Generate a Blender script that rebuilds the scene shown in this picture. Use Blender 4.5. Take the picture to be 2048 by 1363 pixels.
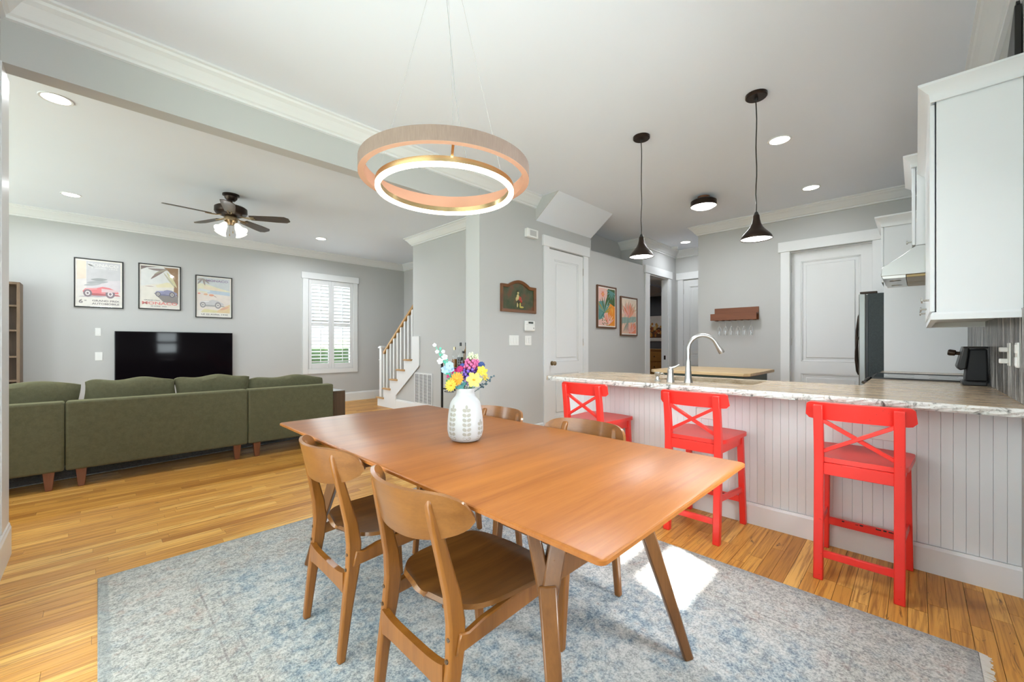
import bpy, bmesh, math, random
from mathutils import Vector, Matrix

# ------------------------------------------------------------------ camera, world, sun, exposure
S = bpy.context.scene
C = S.collection
for _o in list(bpy.data.objects):
    bpy.data.objects.remove(_o)
R = math.radians
CEIL = 3.05

cam_d = bpy.data.cameras.new('camera')
cam_d.sensor_width = 36.0
cam_d.lens = 819.0 / 2048.0 * 36.0
cam_d.shift_y = 7.5 / 2048.0
cam_d.clip_start = 0.02
cam = bpy.data.objects.new('camera', cam_d)
cam.location = (0, 0, 1.19)
cam.rotation_euler = (R(90), 0, math.atan(809 / 819.0) - R(90))
C.objects.link(cam)
S.camera = cam

S.view_settings.view_transform = 'Standard'
S.view_settings.look = 'None'
S.view_settings.gamma = 1.0
S.view_settings.use_curve_mapping = False
S.view_settings.exposure = 0.06
S.cycles.max_bounces = 8
S.cycles.diffuse_bounces = 4
S.cycles.glossy_bounces = 3
S.cycles.transmission_bounces = 4
S.cycles.caustics_reflective = False
S.cycles.caustics_refractive = False

w = bpy.data.worlds.new('sky')
S.world = w
w.use_nodes = True
bg = w.node_tree.nodes['Background']
bg.inputs[0].default_value = (0.78, 0.88, 1.0, 1)
bg.inputs[1].default_value = 2.2

def area_light(name, loc, rot, sx, sy, power, color=(1, 1, 1), spread=180):
    d = bpy.data.lights.new(name, 'AREA')
    d.shape = 'RECTANGLE'
    d.size, d.size_y = sx, sy
    d.energy = power
    d.color = color
    d.spread = R(spread)
    o = bpy.data.objects.new(name, d)
    o.location = loc
    o.rotation_euler = rot
    C.objects.link(o)
    return o

sun_d = bpy.data.lights.new('sun', 'SUN')
sun_d.energy = 48
sun_d.angle = R(1.6)
sun_d.color = (1.0, 0.96, 0.9)
sun = bpy.data.objects.new('sun', sun_d)
sun.rotation_euler = Vector((0.38, 1.0, -0.83)).to_track_quat('-Z', 'Y').to_euler()
sun.location = (-2, -6, 6)
C.objects.link(sun)

# daylight at the window openings, some of them added (all outside the glass)
SKYC = (0.88, 0.955, 1.0)
area_light('daylight_dining_window', (1.6, -0.62, 1.28), (R(90), 0, 0), 0.70, 0.85, 115, SKYC)
area_light('patio_fill_light', (-0.66, 1.45, 1.30), (R(90), 0, R(-90)), 2.3, 2.4, 74, SKYC)  # added soft fill through an unseen glazed door
area_light('side_fill_light', (0.08, -0.66, 1.65), (R(90), 0, 0), 0.75, 1.5, 62, SKYC)  # added fill beside the camera, evens out the dining side
area_light('living_fill_light_a', (-3.62, 5.0, 1.5), (R(90), 0, R(-90)), 1.5, 1.8, 95, SKYC)  # added fill for the living room, out of view
area_light('living_fill_light_b', (-3.62, 7.2, 1.5), (R(90), 0, R(-90)), 1.5, 1.8, 115, SKYC)  # second added living room fill, out of view
area_light('daylight_shutter_window', (3.38, 8.92, 1.6), (R(90), 0, R(180)), 0.9, 1.8, 30, SKYC)

# ------------------------------------------------------------------ helpers: shapes
class MB:
    def __init__(s):
        s.v = []; s.f = []; s.m = []; s.cur = 0
    def add(s, vs, fs):
        b = len(s.v)
        s.v += [tuple(x) for x in vs]
        for f in fs:
            s.f.append(tuple(b + i for i in f)); s.m.append(s.cur)
        return s
    def box(s, x0, x1, y0, y1, z0, z1, M=None):
        vs = [Vector((x, y, z)) for x in (x0, x1) for y in (y0, y1) for z in (z0, z1)]
        if M is not None:
            vs = [M @ p for p in vs]
        return s.add(vs, [(0, 1, 3, 2), (4, 6, 7, 5), (0, 4, 5, 1), (2, 3, 7, 6), (0, 2, 6, 4), (1, 5, 7, 3)])
    def bar(s, p0, p1, wx, wz, up=(0, 0, 1)):
        """rectangular bar from p0 to p1, widths across"""
        p0, p1 = Vector(p0), Vector(p1)
        d = (p1 - p0); L = d.length; d.normalize()
        side = d.cross(Vector(up))
        if side.length < 1e-5:
            side = d.cross(Vector((1, 0, 0)))
        side.normalize(); u = side.cross(d)
        vs = []
        for p in (p0, p1):
            for a, b in ((-1, -1), (1, -1), (1, 1), (-1, 1)):
                vs.append(p + side * a * wx / 2 + u * b * wz / 2)
        return s.add(vs, [(0, 1, 2, 3), (7, 6, 5, 4), (0, 4, 5, 1), (1, 5, 6, 2), (2, 6, 7, 3), (3, 7, 4, 0)])
    def lathe(s, prof, n=24, c=(0, 0, 0), axis=(0, 0, 1), arc=None):
        ax = Vector(axis).normalized()
        u = ax.orthogonal().normalized(); t = ax.cross(u)
        c = Vector(c); vs = []; fs = []
        k = len(prof)
        for i in range(n):
            a = 2 * math.pi * i / n
            dr = u * math.cos(a) + t * math.sin(a)
            for r, z in prof:
                vs.append(c + dr * r + ax * z)
        for i in range(n):
            j = (i + 1) % n
            for q in range(k - 1):
                fs.append((i * k + q, j * k + q, j * k + q + 1, i * k + q + 1))
        if prof[0][0] > 1e-6:
            fs.append(tuple(i * k for i in range(n))[::-1])
        if prof[-1][0] > 1e-6:
            fs.append(tuple(i * k + k - 1 for i in range(n)))
        return s.add(vs, fs)
    def ring(s, prof, n=64, c=(0, 0, 0)):
        """closed profile revolved about z"""
        c = Vector(c); vs = []; fs = []; k = len(prof)
        for i in range(n):
            a = 2 * math.pi * i / n
            for r, z in prof:
                vs.append(c + Vector((math.cos(a) * r, math.sin(a) * r, z)))
        for i in range(n):
            j = (i + 1) % n
            for q in range(k):
                fs.append((i * k + q, j * k + q, j * k + (q + 1) % k, i * k + (q + 1) % k))
        return s.add(vs, fs)
    def cyl(s, p0, p1, r0, r1=None, n=16):
        p0, p1 = Vector(p0), Vector(p1)
        L = (p1 - p0).length
        return s.lathe([(r0, 0), (r0 if r1 is None else r1, L)], n, p0, p1 - p0)
    def tube(s, pts, r, n=8, flat=1.0, up=None):
        pts = [Vector(p) for p in pts]
        rs = r if isinstance(r, (list, tuple)) else [r] * len(pts)
        vs = []; fs = []; prev = None
        for i, p in enumerate(pts):
            d = (pts[min(i + 1, len(pts) - 1)] - pts[max(i - 1, 0)]).normalized()
            if up is not None:
                sd = d.cross(Vector(up)).normalized()
            elif prev is None:
                sd = d.orthogonal().normalized()
            else:
                sd = (prev - d * prev.dot(d)).normalized()
            prev = sd
            u = sd.cross(d)
            for k in range(n):
                a = 2 * math.pi * k / n
                vs.append(p + sd * math.cos(a) * rs[i] * flat + u * math.sin(a) * rs[i])
        for i in range(len(pts) - 1):
            for k in range(n):
                j = (k + 1) % n
                fs.append((i * n + k, i * n + j, (i + 1) * n + j, (i + 1) * n + k))
        fs.append(tuple(range(n))[::-1])
        fs.append(tuple((len(pts) - 1) * n + k for k in range(n)))
        return s.add(vs, fs)
    def prism(s, poly, axis, a0, a1):
        """polygon of 2-D points extruded along axis x / y / z (the other two coords in order)"""
        n = len(poly); vs = []
        for a in (a0, a1):
            for p, q in poly:
                vs.append({'x': (a, p, q), 'y': (p, a, q), 'z': (p, q, a)}[axis])
        fs = [tuple(range(n)), tuple(range(2 * n - 1, n - 1, -1))]
        for i in range(n):
            j = (i + 1) % n
            fs.append((i, n + i, n + j, j))
        return s.add(vs, fs)
    def sweep(s, path, prof, closed=False):
        """profile (out, z) swept along a plan polyline, 'out' to the path's left, mitred"""
        pts = [Vector((p[0], p[1])) for p in path]; n = len(pts); k = len(prof); vs = []; fs = []
        for i, p in enumerate(pts):
            ds = []
            if i > 0 or closed: ds.append((p - pts[i - 1]).normalized())
            if i < n - 1 or closed: ds.append((pts[(i + 1) % n] - p).normalized())
            ns = [Vector((-d.y, d.x)) for d in ds]
            m = sum(ns, Vector((0, 0))).normalized()
            m = m / max(0.2, m.dot(ns[0]))
            for o, z in prof:
                vs.append((p.x + m.x * o, p.y + m.y * o, z))
        for i in range(n if closed else n - 1):
            j = (i + 1) % n
            for q in range(k):
                q2 = (q + 1) % k
                fs.append((i * k + q, j * k + q, j * k + q2, i * k + q2))
        if not closed:
            fs.append(tuple(range(k))[::-1]); fs.append(tuple((n - 1) * k + q for q in range(k)))
        return s.add(vs, fs)
    def grid(s, fn, nu, nv, thick=None):
        """surface fn(u,v) -> point; with thick, a closed shell offset along normals"""
        P = [[Vector(fn(i / nu, j / nv)) for j in range(nv + 1)] for i in range(nu + 1)]
        vs = [p for row in P for p in row]; k = nv + 1
        fs = [(i * k + j, (i + 1) * k + j, (i + 1) * k + j + 1, i * k + j + 1) for i in range(nu) for j in range(nv)]
        if thick:
            N = []
            for i in range(nu + 1):
                for j in range(nv + 1):
                    a = P[min(i + 1, nu)][j] - P[max(i - 1, 0)][j]
                    b = P[i][min(j + 1, nv)] - P[i][max(j - 1, 0)]
                    nn = a.cross(b)
                    N.append(nn.normalized() if nn.length > 1e-9 else Vector((0, 0, 1)))
            b = len(vs)
            vs = vs + [p - n_ * thick for p, n_ in zip(vs, N)]
            fs = fs + [tuple(b + i for i in f[::-1]) for f in fs]
            rim = [(i, 0) for i in range(nu)] + [(nu, j) for j in range(nv)] + [(i, nv) for i in range(nu, 0, -1)] + [(0, j) for j in range(nv, 0, -1)]
            rim = [i * k + j for i, j in rim]
            for a, c2 in zip(rim, rim[1:] + rim[:1]):
                fs.append((a, b + a, b + c2, c2))
        return s.add(vs, fs)

def mesh_of(name, mb, mats, smooth=False, off=None):
    me = bpy.data.meshes.new(name)
    vs = mb.v if off is None else [(v[0] - off[0], v[1] - off[1], v[2] - off[2]) for v in mb.v]
    me.from_pydata(vs, [], mb.f)
    mats = mats if isinstance(mats, (list, tuple)) else [mats]
    for m in mats:
        me.materials.append(m)
    if len(mats) > 1:
        me.polygons.foreach_set('material_index', mb.m)
    bm = bmesh.new(); bm.from_mesh(me)
    bmesh.ops.recalc_face_normals(bm, faces=bm.faces[:])
    bm.to_mesh(me); bm.free()
    if smooth:
        me.polygons.foreach_set('use_smooth', [True] * len(me.polygons))
        try:
            me.set_sharp_from_angle(angle=R(38))
        except Exception:
            pass
    me.update()
    return me

def wloc(o):
    v = Vector((0, 0, 0))
    while o is not None:
        v += Vector(o.location); o = o.parent
    return v

def obj(name, mb, mats, parent=None, smooth=False, bev=0, seg=2, local=False, sub=0):
    """one mesh object; geometry given in world coordinates unless local"""
    off = None
    if parent is not None and not local:
        off = wloc(parent)
    me = mesh_of(name, mb, mats, smooth or bev > 0, off)
    o = bpy.data.objects.new(name, me)
    C.objects.link(o)
    if parent is not None:
        o.parent = parent
    if bev > 0:
        b = o.modifiers.new('bevel', 'BEVEL'); b.width = bev; b.segments = seg; b.limit_method = 'ANGLE'; b.angle_limit = R(40)
        b.harden_normals = False
    if sub:
        m = o.modifiers.new('subd', 'SUBSURF'); m.levels = sub; m.render_levels = sub
    return o

def tag(o, label=None, cat=None, group=None, kind=None):
    if label: o['label'] = label
    if cat: o['category'] = cat
    if group: o['group'] = group
    if kind: o['kind'] = kind
    return o

def thing(name, label, cat, loc=(0, 0, 0), rz=0, group=None, kind=None):
    o = bpy.data.objects.new(name, None)
    o.empty_display_size = 0.1
    o.location = loc; o.rotation_euler = (0, 0, rz)
    C.objects.link(o)
    return tag(o, label, cat, group, kind)

def copy_tree(o, parent=None):
    c = o.copy(); C.objects.link(c); c.parent = parent
    for ch in list(o.children):
        copy_tree(ch, c)
    return c

def lamp_point(name, parent, loc, power, color, radius):
    d = bpy.data.lights.new(name, 'POINT'); d.energy = power; d.color = color; d.shadow_soft_size = radius
    o = bpy.data.objects.new(name, d); o.location = Vector(loc) - wloc(parent); o.parent = parent
    C.objects.link(o); return o

def lamp_disk(name, parent, loc, power, color, size, spread=150):
    d = bpy.data.lights.new(name, 'AREA'); d.shape = 'DISK'; d.size = size; d.energy = power; d.color = color; d.spread = R(spread)
    o = bpy.data.objects.new(name, d); o.location = Vector(loc) - wloc(parent); o.parent = parent
    C.objects.link(o); return o

# ------------------------------------------------------------------ helpers: materials
class NT:
    def __init__(s, name):
        s.m = bpy.data.materials.new(name); s.m.use_nodes = True
        s.t = s.m.node_tree; s.p = s.t.nodes['Principled BSDF']; s.out = s.t.nodes['Material Output']
    def n(s, kind, **kw):
        x = s.t.nodes.new(kind)
        for k, v in kw.items():
            setattr(x, k, v)
        return x
    def l(s, a, b):
        s.t.links.new(a, b)
    def coord(s, scale=(1, 1, 1), kind='Object', rot=(0, 0, 0), world=False):
        mp = s.n('ShaderNodeMapping'); mp.inputs['Scale'].default_value = scale; mp.inputs['Rotation'].default_value = rot
        if world:
            g = s.n('ShaderNodeNewGeometry'); s.l(g.outputs['Position'], mp.inputs[0])
        else:
            g = s.n('ShaderNodeTexCoord'); s.l(g.outputs[kind], mp.inputs[0])
        return mp.outputs[0]
    def noise(s, vec, scale=5, detail=4, rough=0.5, dist=0.0):
        x = s.n('ShaderNodeTexNoise'); x.inputs['Scale'].default_value = scale; x.inputs['Detail'].default_value = detail
        x.inputs['Roughness'].default_value = rough; x.inputs['Distortion'].default_value = dist
        s.l(vec, x.inputs['Vector']); return x.outputs[0]
    def voro(s, vec, scale=5, feature='F1', out='Distance', rnd=1.0):
        x = s.n('ShaderNodeTexVoronoi'); x.feature = feature; x.inputs['Scale'].default_value = scale; x.inputs['Randomness'].default_value = rnd
        s.l(vec, x.inputs['Vector']); return x.outputs[out]
    def ramp(s, fac, stops):
        x = s.n('ShaderNodeValToRGB'); e = x.color_ramp.elements
        while len(e) < len(stops): e.new(0.5)
        for el, (p, c) in zip(e, stops):
            el.position = p; el.color = (c, c, c, 1) if isinstance(c, (int, float)) else (*c, 1)
        s.l(fac, x.inputs[0]); return x.outputs[0]
    def mix(s, fac, a, b, mode='MIX'):
        x = s.n('ShaderNodeMix'); x.data_type = 'RGBA'; x.blend_type = mode
        for sock, v in ((x.inputs[0], fac), (x.inputs[6], a), (x.inputs[7], b)):
            if isinstance(v, (int, float)): sock.default_value = v
            elif isinstance(v, tuple): sock.default_value = (*v, 1) if len(v) == 3 else v
            else: s.l(v, sock)
        return x.outputs[2]
    def math(s, op, a, b=0.0, c=0.0):
        x = s.n('ShaderNodeMath'); x.operation = op
        for sock, v in zip(x.inputs, (a, b, c)):
            if isinstance(v, (int, float)): sock.default_value = v
            else: s.l(v, sock)
        return x.outputs[0]
    def bump(s, h, strength=0.2, dist=0.005):
        x = s.n('ShaderNodeBump'); x.inputs['Strength'].default_value = strength; x.inputs['Distance'].default_value = dist
        s.l(h, x.inputs['Height']); s.l(x.outputs[0], s.p.inputs['Normal'])
    def set(s, color=None, rough=None, metal=None, spec=None, coat=None, coat_r=None, sheen=None, trans=None, ior=None, alpha=None):
        for k, v in (('Base Color', color), ('Roughness', rough), ('Metallic', metal), ('Specular IOR Level', spec), ('Coat Weight', coat),
                     ('Coat Roughness', coat_r), ('Sheen Weight', sheen), ('Transmission Weight', trans), ('IOR', ior), ('Alpha', alpha)):
            if v is None: continue
            i = s.p.inputs[k]
            if isinstance(v, tuple): i.default_value = (*v, 1)
            elif isinstance(v, (int, float)): i.default_value = v
            else: s.l(v, i)
        return s

def paint(name, col, rough=0.5, bump=0.04, scale=220, spec=0.4):
    t = NT(name); v = t.coord(world=True)
    n1 = t.noise(v, 1.3, 2)
    c2 = tuple(x * 0.965 for x in col)
    t.set(color=t.mix(n1, c2, col), rough=rough, spec=spec)
    if bump > 0.1: t.bump(t.noise(v, scale, 2), bump, 0.002)
    return t.m

def plain(name, col, rough=0.5, metal=0.0, spec=0.5, coat=0.0, var=0.06, scale=8):
    t = NT(name); v = t.coord()
    n1 = t.noise(v, scale, 2)
    t.set(color=t.mix(n1, tuple(max(0, x * (1 - var)) for x in col), tuple(min(1, x * (1 + var)) for x in col)), rough=rough, metal=metal, spec=spec, coat=coat)
    return t.m

def emit(name, col, strength):
    t = NT(name); v = t.coord(); t.set(color=col, rough=0.5)
    t.p.inputs['Emission Color'].default_value = (*col, 1)
    t.p.inputs['Emission Strength'].default_value = strength
    return t.m

def glassy(name, tint=(1, 1, 1), gloss=1.0):
    t = NT(name); tr = t.n('ShaderNodeBsdfTransparent'); tr.inputs[0].default_value = (*tint, 1)
    gl = t.n('ShaderNodeBsdfGlossy'); gl.inputs['Roughness'].default_value = 0.01
    lw = t.n('ShaderNodeLayerWeight'); lw.inputs[0].default_value = 0.5
    f = t.math('ADD', 0.022, t.math('MULTIPLY', t.math('POWER', lw.outputs['Facing'], 5.0), 0.9))
    mx = t.n('ShaderNodeMixShader'); t.l(t.math('MULTIPLY', f, gloss), mx.inputs[0])
    t.l(tr.outputs[0], mx.inputs[1]); t.l(gl.outputs[0], mx.inputs[2]); t.l(mx.outputs[0], t.out.inputs[0])
    return t.m

def stemware():
    t = NT('thin_stemware_glass'); tr = t.n('ShaderNodeBsdfTransparent'); tl = t.n('ShaderNodeBsdfDiffuse'); tl.inputs[0].default_value = (0.85, 0.87, 0.88, 1)
    gl = t.n('ShaderNodeBsdfGlossy'); gl.inputs['Roughness'].default_value = 0.05
    lw = t.n('ShaderNodeLayerWeight'); lw.inputs[0].default_value = 0.35
    a = t.n('ShaderNodeMixShader'); t.l(t.math('MULTIPLY', lw.outputs[1], 0.55), a.inputs[0]); t.l(tr.outputs[0], a.inputs[1]); t.l(tl.outputs[0], a.inputs[2])
    b = t.n('ShaderNodeMixShader'); b.inputs[0].default_value = 0.05; t.l(a.outputs[0], b.inputs[1]); t.l(gl.outputs[0], b.inputs[2]); t.l(b.outputs[0], t.out.inputs[0])
    return t.m

def wood(name, dark, light, axis='x', rough=0.35, fine=1.0, coat=0.0, world=False, spec=0.5, contrast=1.0):
    """grain stretched along the named axis"""
    t = NT(name)
    st = {'x': (0.35, 5, 5), 'y': (5, 0.35, 5), 'z': (5, 5, 0.35)}[axis]
    v = t.coord(tuple(a * fine for a in st), world=world)
    big = t.noise(v, 1.6, 4, 0.55, 0.6)
    fin = t.noise(t.coord(tuple(a * fine * 6 for a in st), world=world), 3.0, 3, 0.6)
    f = t.math('ADD', t.math('MULTIPLY', big, 0.75), t.math('MULTIPLY', fin, 0.25))
    t.set(color=t.ramp(f, [(0.5 - 0.17 / contrast, dark), (0.5 + 0.15 / contrast, light)]), rough=rough, coat=coat, coat_r=0.12, spec=spec)
    t.bump(fin, 0.06, 0.001)
    return t.m

M_WALL = paint('wall_paint_grey', (0.51, 0.51, 0.503), 0.6)
M_WHITE = paint('trim_paint_white', (0.75, 0.755, 0.76), 0.35, 0.01)
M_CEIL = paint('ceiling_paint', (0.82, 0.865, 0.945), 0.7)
M_CAB = paint('cabinet_paint_white', (0.79, 0.815, 0.835), 0.32, 0.008)
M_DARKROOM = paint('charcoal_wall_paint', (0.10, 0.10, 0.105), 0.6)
M_TABLE = wood('table_acorn_wood', (0.245, 0.075, 0.014), (0.365, 0.128, 0.026), 'x', 0.33, 1.6, 0.0, spec=0.28)
M_CHAIR = wood('chair_acorn_wood', (0.170, 0.056, 0.008), (0.275, 0.101, 0.0165), 'z', 0.30, 2.2, 0.15)
M_CREST = wood('chair_back_veneer', (0.165, 0.060, 0.0125), (0.245, 0.098, 0.0235), 'y', 0.28, 2.2, 0.2)
M_SEAT = wood('chair_seat_walnut', (0.105, 0.036, 0.007), (0.195, 0.077, 0.017), 'x', 0.28, 2.4, 0.2)
M_OAK = wood('oak_tread', (0.42, 0.22, 0.075), (0.55, 0.32, 0.13), 'y', 0.3, 1.5)
M_OAKX = wood('oak_rail', (0.36, 0.19, 0.06), (0.50, 0.29, 0.11), 'y', 0.3, 1.5)
M_SOFALEG = wood('sofa_leg_wood', (0.14, 0.045, 0.02), (0.24, 0.085, 0.04), 'z', 0.35)
M_WALNUT = wood('walnut_veneer', (0.05, 0.028, 0.014), (0.10, 0.057, 0.03), 'z', 0.4)
M_SHELF = wood('bookcase_wood', (0.115, 0.075, 0.045), (0.19, 0.125, 0.075), 'z', 0.5)
M_RACK = wood('rack_wood', (0.15, 0.040, 0.011), (0.23, 0.072, 0.021), 'y', 0.45)
M_FRAME_BROWN = wood('picture_frame_wood', (0.085, 0.034, 0.015), (0.15, 0.062, 0.028), 'z', 0.4)
M_PLAQUE = wood('plaque_wood', (0.12, 0.045, 0.016), (0.21, 0.085, 0.03), 'x', 0.4)
M_HONEY = wood('honey_pine', (0.36, 0.145, 0.03), (0.50, 0.22, 0.055), 'z', 0.35)
M_BLACK = plain('black_metal', (0.012, 0.011, 0.010), 0.4, 0.0)
M_BRONZE = plain('dark_bronze', (0.035, 0.022, 0.016), 0.36, 0.75)
M_BRASS = plain('brushed_brass', (0.62, 0.47, 0.25), 0.27, 1.0)
M_AGEDBRASS = plain('aged_brass', (0.36, 0.27, 0.16), 0.3, 1.0)
M_STEEL = plain('brushed_steel', (0.44, 0.435, 0.42), 0.33, 1.0, var=0.03)
M_NICKEL = plain('satin_nickel', (0.52, 0.50, 0.47), 0.28, 1.0, var=0.03)
M_PLASTIC = plain('white_plastic', (0.80, 0.80, 0.78), 0.35, var=0.02)
M_BLACKPL = plain('black_plastic', (0.014, 0.014, 0.015), 0.35)
M_DARKGREY = plain('charcoal_plastic', (0.014, 0.0145, 0.016), 0.45, spec=0.3)
M_SCREEN = plain('tv_screen_glass', (0.004, 0.003, 0.004), 0.05, spec=0.05)
M_GLASS = glassy('clear_glass', (0.97, 0.985, 0.98))
M_STEMWARE = stemware()
M_PICGLASS = glassy('picture_glass', (1, 1, 1), 1.0)
M_WIREGREY = plain('steel_wire', (0.45, 0.45, 0.44), 0.4, 0.6)
M_CREAMWIRE = plain('clear_cord', (0.70, 0.69, 0.66), 0.4)
M_LED = emit('warm_led', (1.0, 0.80, 0.60), 14.0)
M_BULB = emit('lamp_diffuser', (1.0, 0.96, 0.90), 8.0)
M_FANGLASS = emit('lit_frosted_glass', (1.0, 0.96, 0.90), 0.8)

def mk_linen():
    t = NT('linen_band'); v = t.coord()
    a = t.noise(t.coord((60, 60, 6)), 4, 2); b = t.noise(v, 160, 2)
    t.set(color=t.mix(a, (0.15, 0.102, 0.078), (0.225, 0.160, 0.126)), rough=0.85); t.bump(b, 0.15, 0.001); return t.m
M_LINEN = mk_linen()

def mk_red():
    t = NT('red_paint'); v = t.coord()
    chips = t.ramp(t.noise(v, 55, 3, 0.6), [(0.70, 0.0), (0.74, 1.0)])
    c = t.mix(t.noise(v, 6, 2), (0.74, 0.026, 0.018), (0.80, 0.034, 0.024))
    t.set(color=t.mix(t.math('MULTIPLY', chips, 0.6), c, (0.30, 0.02, 0.015)), rough=0.33); t.bump(t.noise(v, 40, 2), 0.04, 0.001); return t.m
M_RED = mk_red()

def mk_sofa():
    t = NT('olive_velvet'); v = t.coord()
    a = t.noise(v, 30, 4, 0.75); b = t.noise(v, 260, 2)
    c = t.ramp(a, [(0.3, (0.094, 0.085, 0.044)), (0.55, (0.118, 0.107, 0.058)), (0.75, (0.140, 0.127, 0.068))])
    t.set(color=t.mix(t.math('MULTIPLY', b, 0.5), c, (0.085, 0.10, 0.072)), rough=0.9, sheen=0.35, spec=0.15)
    t.p.inputs['Sheen Tint'].default_value = (0.55, 0.52, 0.30, 1)
    t.bump(b, 0.25, 0.002); return t.m
M_SOFA = mk_sofa()

def mk_granite():
    t = NT('granite_top')
    v = t.coord(world=True)
    flow = t.noise(t.coord((9, 2.2, 9), world=True), 2.4, 5, 0.6, 0.8)
    spk = t.noise(v, 95, 3, 0.7)
    vein = t.noise(t.coord((14, 4, 14), world=True), 3.2, 6, 0.7, 1.5)
    c = t.ramp(flow, [(0.32, (0.27, 0.19, 0.115)), (0.46, (0.39, 0.29, 0.19)), (0.58, (0.46, 0.365, 0.26)), (0.72, (0.42, 0.365, 0.295))])
    c = t.mix(t.ramp(vein, [(0.56, 0.0), (0.66, 0.65)]), c, (0.16, 0.12, 0.085))
    c = t.mix(t.ramp(spk, [(0.62, 0.0), (0.70, 0.8)]), c, (0.05, 0.05, 0.05))
    c = t.mix(t.ramp(spk, [(0.27, 0.5), (0.36, 0.0)]), c, (0.70, 0.67, 0.62))
    t.set(color=c, rough=0.19, spec=0.24); return t.m
M_GRANITE = mk_granite()

def mk_granite_edge():
    t = NT('granite_chiselled_edge'); v = t.coord(world=True)
    a = t.noise(v, 22, 5, 0.7, 0.8); b = t.noise(v, 90, 3, 0.7)
    c = t.ramp(a, [(0.34, (0.06, 0.06, 0.06)), (0.41, (0.36, 0.35, 0.32)), (0.48, (0.62, 0.61, 0.58)), (0.60, (0.68, 0.67, 0.64)), (0.68, (0.36, 0.29, 0.20))])
    c = t.mix(t.ramp(b, [(0.66, 0.0), (0.72, 0.8)]), c, (0.05, 0.05, 0.05))
    t.set(color=c, rough=0.35); t.bump(a, 0.6, 0.006); return t.m
M_GEDGE = mk_granite_edge()

def mk_splash():
    t = NT('silver_streak_glass')
    v = t.coord((16, 16, 1.3), world=True, rot=(0, R(8), 0)); v2 = t.coord((34, 34, 2.0), world=True, rot=(0, R(-9), 0))
    a = t.noise(v, 1.5, 4, 0.7, 0.4); b = t.noise(v2, 1.6, 3, 0.7, 0.4)
    f = t.math('ADD', t.math('MULTIPLY', a, 0.6), t.math('MULTIPLY', b, 0.4))
    t.set(color=t.ramp(f, [(0.40, (0.010, 0.009, 0.009)), (0.47, (0.075, 0.073, 0.07)), (0.53, (0.21, 0.205, 0.195)), (0.59, (0.58, 0.57, 0.55))]), rough=0.26, metal=0.10, spec=0.35)
    t.bump(f, 1.0, 0.03); return t.m
M_SPLASH = mk_splash()

def mk_plank():
    t = NT('oak_floor_board')
    oi = t.n('ShaderNodeObjectInfo'); g = t.n('ShaderNodeNewGeometry')
    rnd = t.math('FRACT', t.math('ADD', oi.outputs['Random'], g.outputs['Random Per Island']))
    mp = t.n('ShaderNodeMapping'); mp.inputs['Scale'].default_value = (1.0, 26, 26); t.l(g.outputs['Position'], mp.inputs[0])
    cb = t.n('ShaderNodeCombineXYZ'); t.l(t.math('MULTIPLY', rnd, 37.0), cb.inputs[0]); t.l(t.math('MULTIPLY', rnd, 11.0), cb.inputs[2]); t.l(cb.outputs[0], mp.inputs['Location'])
    v = mp.outputs[0]
    gr = t.noise(v, 2.2, 5, 0.62, 0.9)
    base = t.ramp(rnd, [(0.0, (0.34, 0.130, 0.020)), (0.10, (0.52, 0.235, 0.042)), (0.40, (0.63, 0.315, 0.064)), (0.60, (0.55, 0.255, 0.047)), (0.82, (0.70, 0.375, 0.088)), (1.0, (0.75, 0.440, 0.125))])
    c = t.mix(t.ramp(gr, [(0.36, 0.85), (0.55, 0.0)]), base, (0.29, 0.115, 0.022))
    mp2 = t.n('ShaderNodeMapping'); mp2.inputs['Scale'].default_value = (2.2, 13, 13); t.l(g.outputs['Position'], mp2.inputs[0]); t.l(cb.outputs[0], mp2.inputs['Location'])
    knot = t.ramp(t.noise(mp2.outputs[0], 1.4, 5, 0.7, 1.2), [(0.30, 0.9), (0.36, 0.0)])
    c = t.mix(knot, c, (0.095, 0.040, 0.012))
    t.set(color=c, rough=t.ramp(gr, [(0.3, 0.40), (0.7, 0.32)]), spec=0.30); t.bump(gr, 0.05, 0.001); return t.m
M_PLANK = mk_plank()
M_SUBFLOOR = plain('dark_subfloor', (0.10, 0.05, 0.02), 0.7)

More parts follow.
